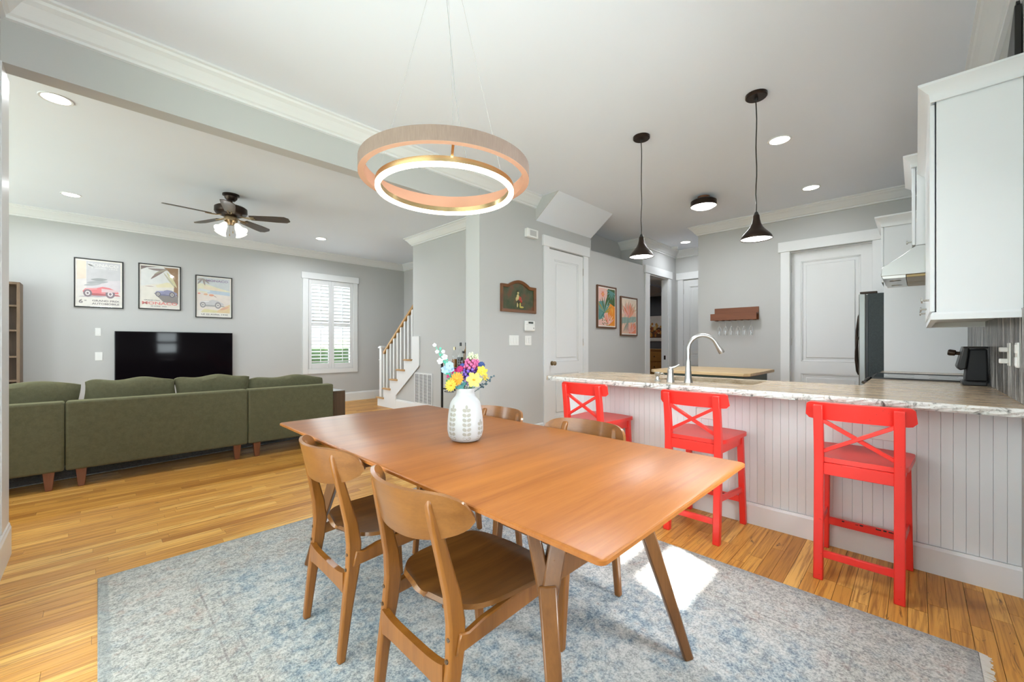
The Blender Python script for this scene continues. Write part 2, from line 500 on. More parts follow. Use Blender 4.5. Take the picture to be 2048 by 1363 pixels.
def mk_rug(name, W, L, field=True):
    """object coordinates run 0..W along x and 0..L along y"""
    t = NT(name); tc = t.n('ShaderNodeTexCoord'); sp = t.n('ShaderNodeSeparateXYZ'); t.l(tc.outputs['Object'], sp.inputs[0])
    x, y = sp.outputs[0], sp.outputs[1]
    dx = t.math('MINIMUM', x, t.math('SUBTRACT', W, x)); dy = t.math('MINIMUM', y, t.math('SUBTRACT', L, y))
    d = t.math('MINIMUM', dx, dy)
    ob = t.coord()
    wob = t.noise(ob, 14, 3, 0.6)
    big = t.noise(ob, 2.0, 5, 0.65); mid = t.noise(ob, 9, 5, 0.7); fine = t.noise(ob, 120, 3, 0.75)
    spots = t.voro(ob, 17, 'F1', 'Distance', 0.55); spots2 = t.voro(ob, 6.5, 'SMOOTH_F1', 'Distance', 0.8)
    mot = t.noise(ob, 42, 4, 0.75); fm = t.math('ADD', t.math('MULTIPLY', fine, 0.55), t.math('MULTIPLY', mot, 0.45))
    grey = t.ramp(fm, [(0.40, (0.235, 0.235, 0.225)), (0.49, (0.43, 0.405, 0.375)), (0.58, (0.62, 0.585, 0.55))])
    blue = t.ramp(fm, [(0.40, (0.125, 0.185, 0.25)), (0.49, (0.255, 0.335, 0.40)), (0.58, (0.50, 0.545, 0.57))])
    pale = t.ramp(fm, [(0.40, (0.33, 0.335, 0.335)), (0.49, (0.53, 0.53, 0.52)), (0.58, (0.70, 0.69, 0.67))])
    rust = t.ramp(fm, [(0.40, (0.34, 0.18, 0.13)), (0.58, (0.56, 0.40, 0.33))])
    # field: pale ground, blue drifts broken by a small flower repeat
    bl = t.math('MULTIPLY', t.ramp(t.math('ADD', t.math('MULTIPLY', mid, 0.55), t.math('MULTIPLY', big, 0.45)), [(0.44, 0.0), (0.54, 0.85)]), t.ramp(spots, [(0.22, 0.25), (0.40, 1.0)]))
    fieldc = t.mix(bl, pale, blue)
    fieldc = t.mix(t.ramp(t.voro(ob, 17, 'F1', 'Distance', 0.55), [(0.06, 0.30), (0.14, 0.0)]), fieldc, rust)
    fieldc = t.mix(t.ramp(big, [(0.50, 0.0), (0.66, 0.55)]), fieldc, grey)
    # border: greyer, faded rust rings and blue flecks
    bord = t.mix(t.ramp(mid, [(0.52, 0.0), (0.64, 0.45)]), grey, blue)
    bord = t.mix(t.ramp(mid, [(0.34, 0.45), (0.43, 0.0)]), bord, rust)
    ringv = t.math('ABSOLUTE', t.math('SUBTRACT', spots2, 0.36))
    bord = t.mix(t.math('MULTIPLY', t.ramp(ringv, [(0.0, 0.6), (0.05, 0.0)]), t.ramp(wob, [(0.45, 0.0), (0.6, 1.0)])), bord, rust)
    bord = t.mix(0.30, bord, pale)
    dj = t.math('ADD', d, t.math('MULTIPLY', t.math('SUBTRACT', wob, 0.5), 0.012))
    edge = t.ramp(dj, [(0.0, 1.0), (0.034, 1.0), (0.04, 0.0)])
    isb = t.ramp(t.math('ADD', d, t.math('MULTIPLY', t.math('SUBTRACT', big, 0.5), 0.35)), [(0.34, 1.0), (0.52, 0.0)])
    c = t.mix(isb, fieldc, bord)
    for p in (0.345, 0.405):
        ln = t.math('LESS_THAN', t.math('ABSOLUTE', t.math('SUBTRACT', dj, p)), 0.004)
        c = t.mix(t.math('MULTIPLY', ln, t.math('MULTIPLY', t.ramp(wob, [(0.44, 0.0), (0.54, 1.0)]), 0.40)), c, (0.18, 0.15, 0.16))
    c = t.mix(t.math('MULTIPLY', edge, 0.4), c, (0.26, 0.29, 0.30))
    t.set(color=t.mix(1.0, c, (0.80, 0.80, 0.795), 'MULTIPLY'), rough=0.95, spec=0.1); t.bump(fine, 0.5, 0.006); return t.m

# ------------------------------------------------------------------ structure
YP, YR, XL, XK, YW = 3.44, -0.355, -0.36, 6.71, 8.58

def struct(name, mb, mat, label=None, cat=None, **kw):
    o = obj(name, mb, mat, **kw)
    if o.parent is None:
        tag(o, label, cat, None, 'structure')
    return o

# floor: slab, then boards
fl = struct('floor', MB().box(-3.6, 9.7, -0.6, 8.9, -0.10, -0.013), M_SUBFLOOR, 'honey oak strip floor running through dining room, kitchen and living room', 'floor')
RUGX0, RUGX1, RUGY0, RUGY1 = 0.0, 2.385, -0.17, 2.945
random.seed(7)
PW = 0.0640
lens = [0.38, 0.52, 0.68, 0.84, 1.02, 1.24]
plank_mesh = {}
for L in lens:
    plank_mesh[L] = mesh_of('board', MB().box(0, L - 0.0013, 0, PW - 0.0017, -0.013, 0.0), M_PLANK)
cand = []; far = MB()
row = 0; y = YR
fwd = (math.cos(math.atan(809 / 819.0)), math.sin(math.atan(809 / 819.0)))
while y < YW:
    x = -3.4 if y > 3.4 else XL
    x -= random.random() * 0.5
    xe = 8.1 if y < YP else 5.05
    while x < xe:
        L = random.choice(lens)
        x0, x1 = x, x + L
        hid = (x0 > RUGX0 + 0.03 and x1 < RUGX1 - 0.03 and y > RUGY0 + 0.03 and y + PW < RUGY1 - 0.03)
        if not hid:
            cx_, cy_ = (x0 + x1) / 2, y + PW / 2
            # part of the board that the rug leaves bare
            pts = [(x0 + L * q / 6, cy_) for q in range(7)]
            best = 0
            for px, py in pts:
                if RUGX0 < px < RUGX1 and RUGY0 < py < RUGY1: continue
                d = px * fwd[0] + py * fwd[1]; r = px * fwd[1] - py * fwd[0]
                if d < 1.2 or abs(r / d) > 1.28 or px > 3.06 or py > 5.2: continue
                best = max(best, 1 / (d * d))
            cand.append((best, x0, y, L))
        x += L
    y += PW; row += 1
cand.sort(reverse=True)
for i, (sc, x0, y, L) in enumerate(cand):
    if i < 300 and sc > 0:
        o = bpy.data.objects.new('floor_board', plank_mesh[L]); o.location = (x0, y, 0); o.parent = fl; C.objects.link(o)
    else:
        far.box(x0, x0 + L - 0.0013, y, y + PW - 0.0017, -0.013, 0.0)
o = obj('floor_boards_beyond', far, M_PLANK, fl); o['kind'] = 'stuff'

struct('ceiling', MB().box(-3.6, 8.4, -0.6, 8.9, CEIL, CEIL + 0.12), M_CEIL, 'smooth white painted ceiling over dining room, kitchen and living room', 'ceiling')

def wall_with_holes(mb, axis, a0, a1, lo, hi, z0, z1, holes):
    """axis 'x': wall in plane x in [a0,a1], spanning lo..hi in y. holes: (l,h,zb,zt)"""
    def bx(l, h, zb, zt):
        if h - l < 1e-4 or zt - zb < 1e-4: return
        if axis == 'x': mb.box(a0, a1, l, h, zb, zt)
        else: mb.box(l, h, a0, a1, zb, zt)
    cur = lo
    for l, h, zb, zt in sorted(holes):
        bx(cur, l, z0, z1); bx(l, h, z0, zb); bx(l, h, zt, z1); cur = h
    bx(cur, hi, z0, z1)
    return mb

# dining / kitchen walls
struct('wall_pantry', wall_with_holes(MB(), 'y', YP, YP + 0.12, 3.174, 8.27, 0, CEIL, [(4.165, 4.947, 0, 2.465), (5.15, 6.76, 2.59, CEIL), (7.006, 7.80, 0, 2.465)]), M_WALL,
       'grey wall with closet door, plant ledge and hall doorway', 'wall')
struct('wall_ledge_recess', MB().box(5.15, 6.88, YP + 0.12, 3.98, 2.47, 2.59).box(5.15, 6.88, 3.86, 3.98, 2.59, CEIL).box(6.76, 6.88, YP + 0.12, 3.86, 2.59, CEIL).box(5.03, 5.15, YP + 0.12, 3.98, 2.47, CEIL), M_WALL,
       'grey plant ledge recess above the two floral paintings', 'wall')
struct('wall_right', wall_with_holes(MB(), 'y', YR - 0.14, YR, XL - 0.14, XK + 0.12, 0, CEIL, [(-0.20, 0.36, 0.90, 2.40), (1.32, 1.88, 0.90, 1.62)]), M_WALL, 'grey wall behind the range counter', 'wall')
struct('wall_left', wall_with_holes(MB(), 'x', XL - 0.14, XL, YR, YP + 0.23, 0, CEIL, [(0.35, 2.55, 0.05, 2.50)]), M_WALL, 'grey wall at the dining room end by the opening', 'wall')
struct('wall_kitchen_back', wall_with_holes(MB(), 'x', XK, XK + 0.12, YR - 0.14, 2.468, 0, CEIL, [(0.386, 1.241, 0, 2.465)]).box(XK + 0.12, 8.15, 2.348, 2.468, 0, CEIL), M_WALL,
       'grey kitchen end wall with hanging glass rack', 'wall')
struct('wall_hall_end', wall_with_holes(MB(), 'x', 8.15, 8.27, 2.30, YP, 0, CEIL, [(2.50, 3.28, 0, 2.465)]), M_WALL, 'grey wall at the end of the hall', 'wall')
struct('wall_opening_header', MB().box(XL, 2.964, YP, YP + 0.13, 2.686, CEIL), M_WALL, 'grey dropped header beam between dining and living room', 'wall')
struct('wall_opening_pillar', MB().box(2.964, 3.174, YP - 0.006, 3.67, 0, CEIL), M_WALL, 'grey square pillar at the end of the header beam', 'wall')
# sloped soffit under the stair above
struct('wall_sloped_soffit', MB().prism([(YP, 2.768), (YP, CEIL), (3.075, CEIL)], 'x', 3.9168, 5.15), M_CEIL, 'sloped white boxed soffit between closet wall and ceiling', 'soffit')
struct('wall_soffit_cheek', MB().prism([(YP, 2.768), (YP, CEIL), (3.075, CEIL)], 'x', 3.905, 3.9165), M_WALL, 'grey triangular cheek of the sloped soffit', 'soffit')
# living room
struct('wall_living_back', wall_with_holes(MB(), 'y', YW, YW + 0.14, -3.54, 5.21, 0, CEIL, [(2.93, 3.84, 0.70, 2.50)]), M_WALL, 'pale grey living room wall with three posters', 'wall')
struct('wall_living_left', wall_with_holes(MB(), 'x', -3.54, -3.4, YP, YW, 0, CEIL, [(4.25, 5.75, 0.6, 2.4), (6.45, 7.95, 0.6, 2.4)]).box(-3.54, XL - 0.14, YP, YP + 0.13, 0, CEIL), M_WALL, 'living room side wall', 'wall')
struct('wall_stair_far', MB().box(5.07, 5.21, 3.56, YW, 0, CEIL), M_WALL, 'pale grey wall on the far side of the stair', 'wall')
struct('wall_stair_near', MB().box(3.89, 3.99, 3.56, 6.283, 0, CEIL), M_WALL, 'pale grey wall rising beside the stair', 'wall')
under = MB().prism([(6.283, 0), (6.86, 0), (6.86, 0.262), (6.283, 0.68)], 'x', 3.90, 3.98)
struct('wall_under_stair', under, M_WALL, 'grey triangle of wall under the stair stringer', 'wall')

# room seen through the hall doorway
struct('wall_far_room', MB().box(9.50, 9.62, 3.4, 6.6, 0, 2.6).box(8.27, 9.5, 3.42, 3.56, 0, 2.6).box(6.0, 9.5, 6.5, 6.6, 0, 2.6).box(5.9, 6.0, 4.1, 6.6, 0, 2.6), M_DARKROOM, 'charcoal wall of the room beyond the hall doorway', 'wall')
struct('ceiling_far_room', MB().box(5.9, 9.62, 3.985, 6.6, 2.44, 2.5).box(6.9, 9.62, 3.56, 3.985, 2.47, 2.5), M_CEIL, 'pale ceiling of the room beyond the hall doorway', 'ceiling')
struct('trim_far_room', MB().sweep([(9.5, 3.6), (9.5, 6.5)], [(0, 2.44), (0.07, 2.44), (0.02, 2.37), (0, 2.36)]), M_WHITE, 'white crown in the room beyond the hall doorway', 'trim')

# crown mouldings
CRN = [(0, CEIL), (0.122, CEIL), (0.122, CEIL - 0.014), (0.108, CEIL - 0.020), (0.100, CEIL - 0.034), (0.078, CEIL - 0.052), (0.052, CEIL - 0.085), (0.036, CEIL - 0.108), (0.022, CEIL - 0.116), (0.020, CEIL - 0.132), (0, CEIL - 0.136)]
struct('trim_crown_dining', MB().sweep([(3.917, YP), (XL, YP), (XL, YR), (XK, YR), (XK, 2.468), (8.15, 2.468), (8.15, YP), (6.76, YP), (6.76, 3.86)], CRN), M_WHITE, 'white crown moulding around dining room and kitchen', 'moulding')
struct('trim_crown_living', MB().sweep([(5.07, 6.30), (5.07, YW), (-3.4, YW), (-3.4, YP + 0.13), (2.964, YP + 0.13)], CRN).sweep([(3.89, 3.67), (3.89, 6.283), (4.06, 6.283)], CRN), M_WHITE, 'white crown moulding around the living room', 'moulding')

# baseboards
BAS = [(0, 0), (0.016, 0), (0.016, 0.155), (0.011, 0.168), (0.011, 0.176), (0.004, 0.186), (0, 0.186)]
struct('baseboard_living', MB().sweep([(5.07, 7.65), (5.07, YW), (-0.69, YW)], BAS).sweep([(-1.56, YW), (-3.4, YW), (-3.4, YP + 0.13), (XL, YP + 0.13)], BAS), M_WHITE, 'white baseboard along the poster wall', 'baseboard')
struct('baseboard_stair', MB().sweep([(3.89, 3.67), (3.89, 6.86)], BAS), M_WHITE, 'white baseboard under the stair grille', 'baseboard')
struct('baseboard_pantry', MB().sweep([(4.05, YP), (3.174, YP), (3.174, YP - 0.006), (2.964, YP - 0.006), (2.964, 3.67)], BAS).sweep([(6.83, YP), (5.06, YP)], BAS), M_WHITE, 'white baseboard beside the closet door', 'baseboard')
struct('baseboard_opening', MB().sweep([(XL, YP + 0.23), (XL, 2.66)], BAS).sweep([(XL, 0.24), (XL, YR), (2.7, YR)], BAS), M_WHITE, 'white baseboard on the wall end by the opening', 'baseboard')
struct('trim_opening_casing', MB().box(XL - 0.004, XL + 0.006, YP - 0.01, YP + 0.235, 0.186, 2.686), M_WHITE, 'white painted end of the wall at the opening', 'trim')

# ---- doors
def panel_door(name, label, axis, w0, w1, h, face, out, hinge_hi, knob=True, wall=None, inset=0.0, lever=False):
    """slab spans w0..w1; 'face' = plane of the wall surface, out = +-1 the side of the room; inset = slab set back"""
    t = thing(name, label, 'door', kind='structure')
    def W(a, n0, n1, z0, z1, mb):       # box: a=(lo,hi) along the wall, n0..n1 distance out of the wall plane
        lo, hi = a
        p, q = sorted((face + out * n0, face + out * n1))
        if axis == 'x': mb.box(lo, hi, p, q, z0, z1)
        else: mb.box(p, q, lo, hi, z0, z1)
        return mb
    th = 0.04
    f0 = -inset - th; f1 = -inset
    st = 0.115
    wmid = 0.93
    # stiles, rails
    mb = MB()
    zr = [(0.01, 0.22), (0.80, 0.96), (h - 0.13, h - 0.004)]
    W((w0 + 0.003, w0 + st), f0, f1, 0.01, h - 0.004, mb); W((w1 - st, w1 - 0.003), f0, f1, 0.01, h - 0.004, mb)
    for z0, z1 in zr: W((w0 + st, w1 - st), f0, f1, z0, z1, mb)
    obj('slab', mb, M_WHITE, t)
    for z0, z1 in ((0.22, 0.80), (0.96, h - 0.13)):
        p = MB()
        W((w0 + st, w1 - st), f0 + 0.008, f1 - 0.014, z0, z1, p)
        W((w0 + st + 0.055, w1 - st - 0.055), f1 - 0.014, f1 - 0.003, z0 + 0.055, z1 - 0.055, p)
        obj('panel', p, M_WHITE, t, bev=0.006, seg=1)
        q = MB()
        for a, z in (((w0 + st, w0 + st + 0.018), (z0, z1)), ((w1 - st - 0.018, w1 - st), (z0, z1))):
            W(a, f1 - 0.014, f1 - 0.004, z[0], z[1], q)
        for z in ((z0, z0 + 0.018), (z1 - 0.018, z1)):
            W((w0 + st, w1 - st), f1 - 0.014, f1 - 0.004, z[0], z[1], q)
        obj('panel_moulding', q, M_WHITE, t, bev=0.004, seg=1)
    # casing: side boards, head board with cap overhang
    cw = 0.108
    c = MB()
    W((w0 - cw, w0), 0.0, 0.020, 0, h + 0.012, c); W((w1, w1 + cw), 0.0, 0.020, 0, h + 0.012, c)
    obj('casing', c, M_WHITE, t, bev=0.002, seg=1)
    hd = MB(); W((w0 - cw - 0.028, w1 + cw + 0.028), 0.0, 0.030, h + 0.012, h + 0.150, hd)
    obj('head_casing', hd, M_WHITE, t, bev=0.003, seg=1)
    if inset > 0.01:
        j = MB()
        W((w0 - 0.001, w0 + 0.004), -inset - 0.06, 0.0, 0, h, j); W((w1 - 0.004, w1 + 0.001), -inset - 0.06, 0.0, 0, h, j); W((w0, w1), -inset - 0.06, 0.0, h - 0.004, h + 0.001, j)
        obj('jamb', j, M_WHITE, t)
    hx = w1 if hinge_hi else w0
    for z in (0.25, 1.23, h - 0.22):
        m = MB(); W((hx - 0.008, hx + 0.008), -0.001 if inset < 0.01 else -inset - 0.001, 0.012 if inset < 0.01 else -inset + 0.010, z - 0.05, z + 0.05, m)
        obj('hinge', m, M_NICKEL, t, bev=0.002, seg=1)
    if knob:
        kx = w0 + 0.07 if hinge_hi else w1 - 0.07
        b = face + out * f1
        def pt(n): return (kx, b + out * n, 0.945) if axis == 'x' else (b + out * n, kx, 0.945)
        ax = (0, out, 0) if axis == 'x' else (out, 0, 0)
        obj('knob', MB().lathe([(0.001, 0), (0.030, 0.001), (0.030, 0.006), (0.012, 0.010), (0.011, 0.030), (0.024, 0.036), (0.029, 0.048), (0.027, 0.060), (0.016, 0.068), (0.001, 0.069)], 20, pt(0), ax), M_AGEDBRASS, t, smooth=True)
    return t
panel_door('door_1', 'white two-panel closet door with brass knob beside the painted plaque', 'x', 4.165, 4.947, 2.46, YP, -1, True)
panel_door('door_2', 'wide white two-panel door on the kitchen end wall by the fridge', 'y', 0.386, 1.241, 2.46, XK, -1, True, knob=False, inset=0.07)
panel_door('door_3', 'white two-panel door at the end of the hall', 'y', 2.50, 3.28, 2.46, 8.15, -1, True, knob=False)
# hall doorway (open): casing and jamb
d4 = thing('door_4', 'open white-cased doorway from hall to charcoal room', 'doorway', kind='structure')
obj('casing', MB().box(6.85, 7.006, YP - 0.02, YP, 0, 2.472).box(7.80, 7.915, YP - 0.02, YP, 0, 2.472), M_WHITE, d4, bev=0.002, seg=1)
obj('head_casing', MB().box(6.825, 7.945, YP - 0.03, YP, 2.472, 2.612), M_WHITE, d4, bev=0.003, seg=1)
obj('jamb', MB().box(6.995, 7.010, YP, YP + 0.125, 0, 2.465).box(7.785, 7.80, YP, YP + 0.125, 0, 2.465).box(7.0, 7.80, YP, YP + 0.125, 2.452, 2.466), M_WHITE, d4)
obj('strike_plate', MB().box(7.782, 7.786, YP + 0.04, YP + 0.075, 0.90, 0.98), M_BRONZE, d4)

# ---- windows
def sash_window(name, label, axis, lo, hi, zb, zt, face, out, nv=1, nh=2, depth=0.14):
    t = thing(name, label, 'window', kind='structure')
    def W(l, h, n0, n1, z0, z1, mb):
        p, q = sorted((face + out * n0, face + out * n1))
        if axis == 'x': mb.box(l, h, p, q, z0, z1)
        else: mb.box(p, q, l, h, z0, z1)
        return mb
    c = MB(); W(lo - 0.10, lo, 0, 0.02, zb - 0.02, zt, c); W(hi, hi + 0.10, 0, 0.02, zb - 0.02, zt, c); W(lo - 0.13, hi + 0.13, 0, 0.028, zt, zt + 0.14, c)
    obj('window_casing', c, M_WHITE, t)
    s = MB(); W(lo - 0.12, hi + 0.12, 0, 0.06, zb - 0.05, zb - 0.02, s); W(lo - 0.10, hi + 0.10, 0, 0.018, zb - 0.14, zb - 0.05, s)
    obj('window_sill', s, M_WHITE, t)
    f = MB(); e = 0.045
    for l, h, z0, z1 in ((lo, lo + e, zb, zt), (hi - e, hi, zb, zt), (lo, hi, zb, zb + e), (lo, hi, zt - e, zt)): W(l, h, -0.10, -0.05, z0, z1, f)
    for i in range(1, nh): z = zb + (zt - zb) * i / nh; W(lo, hi, -0.10, -0.05, z - 0.04, z + 0.04, f)
    for i in range(1, nv): x = lo + (hi - lo) * i / nv; W(x - 0.012, x + 0.012, -0.09, -0.06, zb, zt, f)
    obj('window_frame', f, M_WHITE, t)
    g = MB(); W(lo, hi, -0.078, -0.072, zb, zt, g); obj('window_pane', g, M_GLASS, t)
    return t
sash_window('window_2', 'white sash window on the dining side wall', 'x', 1.32, 1.88, 0.90, 1.62, YR, 1, 1, 2)
sash_window('added_window_3', 'added glazed patio door in the unseen dining room wall', 'y', 0.35, 2.55, 0.05, 2.50, XL, 1, 2, 1)  # opening added so soft light can enter from the left
sash_window('added_window_6', 'added white sash window beside the patio door corner, out of view', 'x', -0.20, 0.36, 0.90, 2.40, YR, 1, 1, 2)  # opening added for extra light near the camera
sash_window('added_window_4', 'added living room side window nearer the dining room, out of view', 'y', 4.25, 5.75, 0.6, 2.4, -3.4, 1, 2, 2)  # this and the next opening are added to light the living room
sash_window('added_window_5', 'added living room side window nearer the poster wall, out of view', 'y', 6.45, 7.95, 0.6, 2.4, -3.4, 1, 2, 2)

# shuttered window on the poster wall
w1 = thing('window_1', 'white plantation-shuttered window beside the stair', 'window', (3.385, YW, 0), kind='structure')
L0, L1, ZB, ZT = 2.93, 3.84, 0.70, 2.50
obj('window_casing', MB().box(L0 - 0.10, L0, YW - 0.02, YW, ZB - 0.09, ZT).box(L1, L1 + 0.10, YW - 0.02, YW, ZB - 0.09, ZT).box(L0, L1, YW - 0.02, YW, ZB - 0.09, ZB), M_WHITE, w1, bev=0.003, seg=1)
obj('head_casing', MB().box(L0 - 0.125, L1 + 0.125, YW - 0.03, YW, ZT, ZT + 0.125), M_WHITE, w1, bev=0.003, seg=1)
obj('window_frame', MB().box(L0, L0 + 0.04, YW + 0.07, YW + 0.12, ZB, ZT).box(L1 - 0.04, L1, YW + 0.07, YW + 0.12, ZB, ZT).box(L0, L1, YW + 0.07, YW + 0.12, ZB, ZB + 0.05).box(L0, L1, YW + 0.07, YW + 0.12, ZT - 0.05, ZT).box(L0, L1, YW + 0.07, YW + 0.12, 1.58, 1.64), M_WHITE, w1)
obj('window_pane', MB().box(L0, L1, YW + 0.094, YW + 0.099, ZB, ZT), M_GLASS, w1)
obj('window_jamb', MB().box(L0 - 0.001, L0 + 0.012, YW, YW + 0.139, ZB, ZT).box(L1 - 0.012, L1 + 0.001, YW, YW + 0.139, ZB, ZT).box(L0, L1, YW, YW + 0.139, ZB - 0.001, ZB + 0.012).box(L0, L1, YW, YW + 0.139, ZT - 0.012, ZT + 0.001), M_WHITE, w1)
mid = (L0 + L1) / 2
lou_me = None
for a, b in ((L0 + 0.014, mid - 0.002), (mid + 0.002, L1 - 0.014)):
    y0, y1 = YW - 0.010, YW + 0.020
    zmid = 1.60
    fr = MB().box(a, a + 0.055, y0, y1, ZB + 0.014, ZT - 0.014).box(b - 0.055, b, y0, y1, ZB + 0.014, ZT - 0.014)
    fr.box(a + 0.055, b - 0.055, y0, y1, ZB + 0.014, ZB + 0.115).box(a + 0.055, b - 0.055, y0, y1, ZT - 0.10, ZT - 0.014).box(a + 0.055, b - 0.055, y0, y1, zmid - 0.035, zmid + 0.035)
    sh = obj('shutter_panel', fr, M_WHITE, w1, bev=0.003, seg=1)
    if lou_me is None:
        lw = (b - a - 0.110) / 2 - 0.002
        m = MB(); n = 10; pr = []
        for k in range(n):
            an = 2 * math.pi * k / n; pr.append((math.cos(an) * 0.031, math.sin(an) * 0.0055))
        m.prism(pr, 'x', -lw, lw); lou_me = mesh_of('louver', m, M_WHITE, True)
    for z0, z1 in ((ZB + 0.115, zmid - 0.035), (zmid + 0.035, ZT - 0.10)):
        nl = 11
        for i in range(nl):
            zz = z0 + (z1 - z0) * (i + 0.5) / nl
            lo = bpy.data.objects.new('louver', lou_me); C.objects.link(lo); lo.parent = sh
            lo.location = Vector(((a + b) / 2, YW + 0.005, zz)) - wloc(sh)
            lo.rotation_euler = (R(-38) if z0 > 1.5 else R(-24), 0, 0)
        obj('tilt_rod', MB().box((a + b) / 2 - 0.006, (a + b) / 2 + 0.006, YW - 0.034, YW - 0.024, z0 + 0.02, z1 - 0.02), M_WHITE, sh)

# outdoors beyond the panes
M_LAWN = paint('lawn_green', (0.16, 0.26, 0.07), 0.9, 0.3, 60)
M_HEDGE = paint('hedge_leaf', (0.13, 0.22, 0.08), 0.9, 0.6, 30)
struct('ground_lawn', MB().box(-14, 16, -14, -0.75, -0.5, -0.15).box(-14, 16, 9.0, 24, -0.5, -0.15).box(-14, -3.7, -0.75, 9.0, -0.5, -0.15), M_LAWN, 'green lawn outside the house', 'lawn')
def hedge(mb, x0, x1, y0, y1, h, seed):
    random.seed(seed)
    n = 16
    def fn(u, v):
        a = math.pi * v
        jx = 0.12 * math.sin(17 * u + 5 * v) + random.uniform(-0.08, 0.08)
        return (x0 + (x1 - x0) * u, (y0 + y1) / 2 - math.cos(a) * (y1 - y0) / 2 + jx, -0.15 + math.sin(a) ** 0.5 * h * (0.9 + 0.12 * math.sin(9 * u)) if 0 < v < 1 else -0.15)
    return mb.grid(fn, 40, n)
hd = obj('hedge', hedge(MB(), 0.0, 7.5, 11.2, 12.6, 1.7, 3), M_HEDGE, smooth=True); tag(hd, 'clipped green hedge outside the shuttered window', 'hedge')
struct('sun_shade_roof', MB().box(-3.3, XL - 0.14, -3.4, 3.43, 2.62, 2.74).box(XL - 0.14, 0.42, -3.4, YR - 0.14, 2.62, 2.74), M_WHITE, 'added white roof slab out of view, keeping sun off the patio door', 'roof')  # unseen blocker, added to stop sun entering the patio door and side window

# ------------------------------------------------------------------ stair
st = thing('staircase', 'white staircase with oak treads and oak handrail rising behind the pillar', 'staircase', (3.9, 7.3, 0))
Y0, RUN, RISE, NS = 7.545, 0.255, 0.1905, 9
outline = [(Y0, 0.0)]
for k in range(NS):
    z = RISE * (k + 1) - 0.050 + 0.02
    outline += [(Y0 - RUN * k, z), (Y0 - RUN * (k + 1), z)]
yy = Y0 - RUN * NS
poly = [(Y0, 0.0)]
for k in range(5):
    z = RISE * (k + 1) - 0.030
    poly += [(Y0 - RUN * k, z), (max(6.272, Y0 - RUN * (k + 1)), z)]
poly += [(6.272, 1.336), (6.062, 1.336), (6.062, 0.835), (6.847, 0.262), (6.847, 0.0)]
obj('stringer', MB().prism(poly, 'x', 3.872, 3.90), M_WHITE, st)
obj('stringer_moulding', MB().bar((3.869, 6.062, 0.832), (3.869, 6.850, 0.259), 0.010, 0.022), M_WHITE, st)
for k in range(NS):
    yk = Y0 - RUN * k; zk = RISE * (k + 1) - 0.018
    if yk < 5.6: break
    xa = 3.845 if yk - RUN > 6.1 else 3.995
    y_b = yk - RUN - 0.005
    if yk > 6.283 > y_b:
        obj('tread', MB().box(3.845, 5.065, 6.286, yk + 0.030, zk - 0.028, zk), M_OAK, st, bev=0.008)
    else:
        obj('tread', MB().box(xa, 5.065, y_b, yk + 0.030, zk - 0.028, zk), M_OAK, st, bev=0.008)
    obj('riser', MB().box(3.90 if yk > 6.283 else 3.995, 5.065, yk - 0.018, yk, zk - RISE, zk - 0.028), M_WHITE, st)
def rail_z(y): return 1.055 + (7.36 - y) * 0.790
ra, rb = 7.40, 6.27
obj('handrail', MB().bar((3.935, ra, rail_z(ra)), (3.935, rb, rail_z(rb)), 0.058, 0.052), M_OAKX, st, bev=0.012)
for k in range(5):
    zk = RISE * (k + 1) - 0.018
    for dy in (0.035, 0.165):
        yb = Y0 - RUN * k - dy
        if yb > 7.40 or yb < 6.30: continue
        zt = rail_z(yb) - 0.03
        b = MB().box(3.914, 3.954, yb - 0.020, yb + 0.020, zk, zt)
        obj('baluster', b, M_WHITE, st)
nw = obj('newel_post', MB().box(3.892, 3.978, 7.425, 7.511, RISE - 0.018, 1.12).box(3.882, 3.988, 7.415, 7.521, 0.885, 0.900), M_WHITE, st, bev=0.004, seg=1)
obj('newel_cap', MB().box(3.872, 3.998, 7.405, 7.531, 1.12, 1.148).prism([(3.885, 7.418), (3.985, 7.418), (3.985, 7.518), (3.885, 7.518)], 'z', 1.148, 1.166), M_WHITE, nw, bev=0.005, seg=1)
# return-air grille
vg = thing('return_air_grille', 'white return-air grille low on the wall under the stair', 'vent grille', (3.89, 5.95, 0.17))
obj('grille_frame', MB().box(3.878, 3.89, 5.68, 5.70, 0.17, 0.71).box(3.878, 3.89, 6.20, 6.22, 0.17, 0.71).box(3.878, 3.89, 5.70, 6.20, 0.17, 0.20).box(3.878, 3.89, 5.70, 6.20, 0.685, 0.71), M_WHITE, vg)
for c in range(4):
    y0 = 5.70 + 0.125 * c
    col = MB()
    for i in range(22):
        z = 0.21 + i * 0.0217
        col.box(3.880, 3.888, y0 + 0.010, y0 + 0.115, z, z + 0.009)
    o = obj('louver_column', col, M_WHITE, vg); o['kind'] = 'stuff'
    obj('divider', MB().box(3.878, 3.89, y0 - 0.007, y0 + 0.010, 0.20, 0.685), M_WHITE, vg)
obj('grille_back', MB().box(3.8885, 3.8895, 5.70, 6.20, 0.20, 0.685), plain('grille_shadow', (0.12, 0.12, 0.12), 0.8), vg)

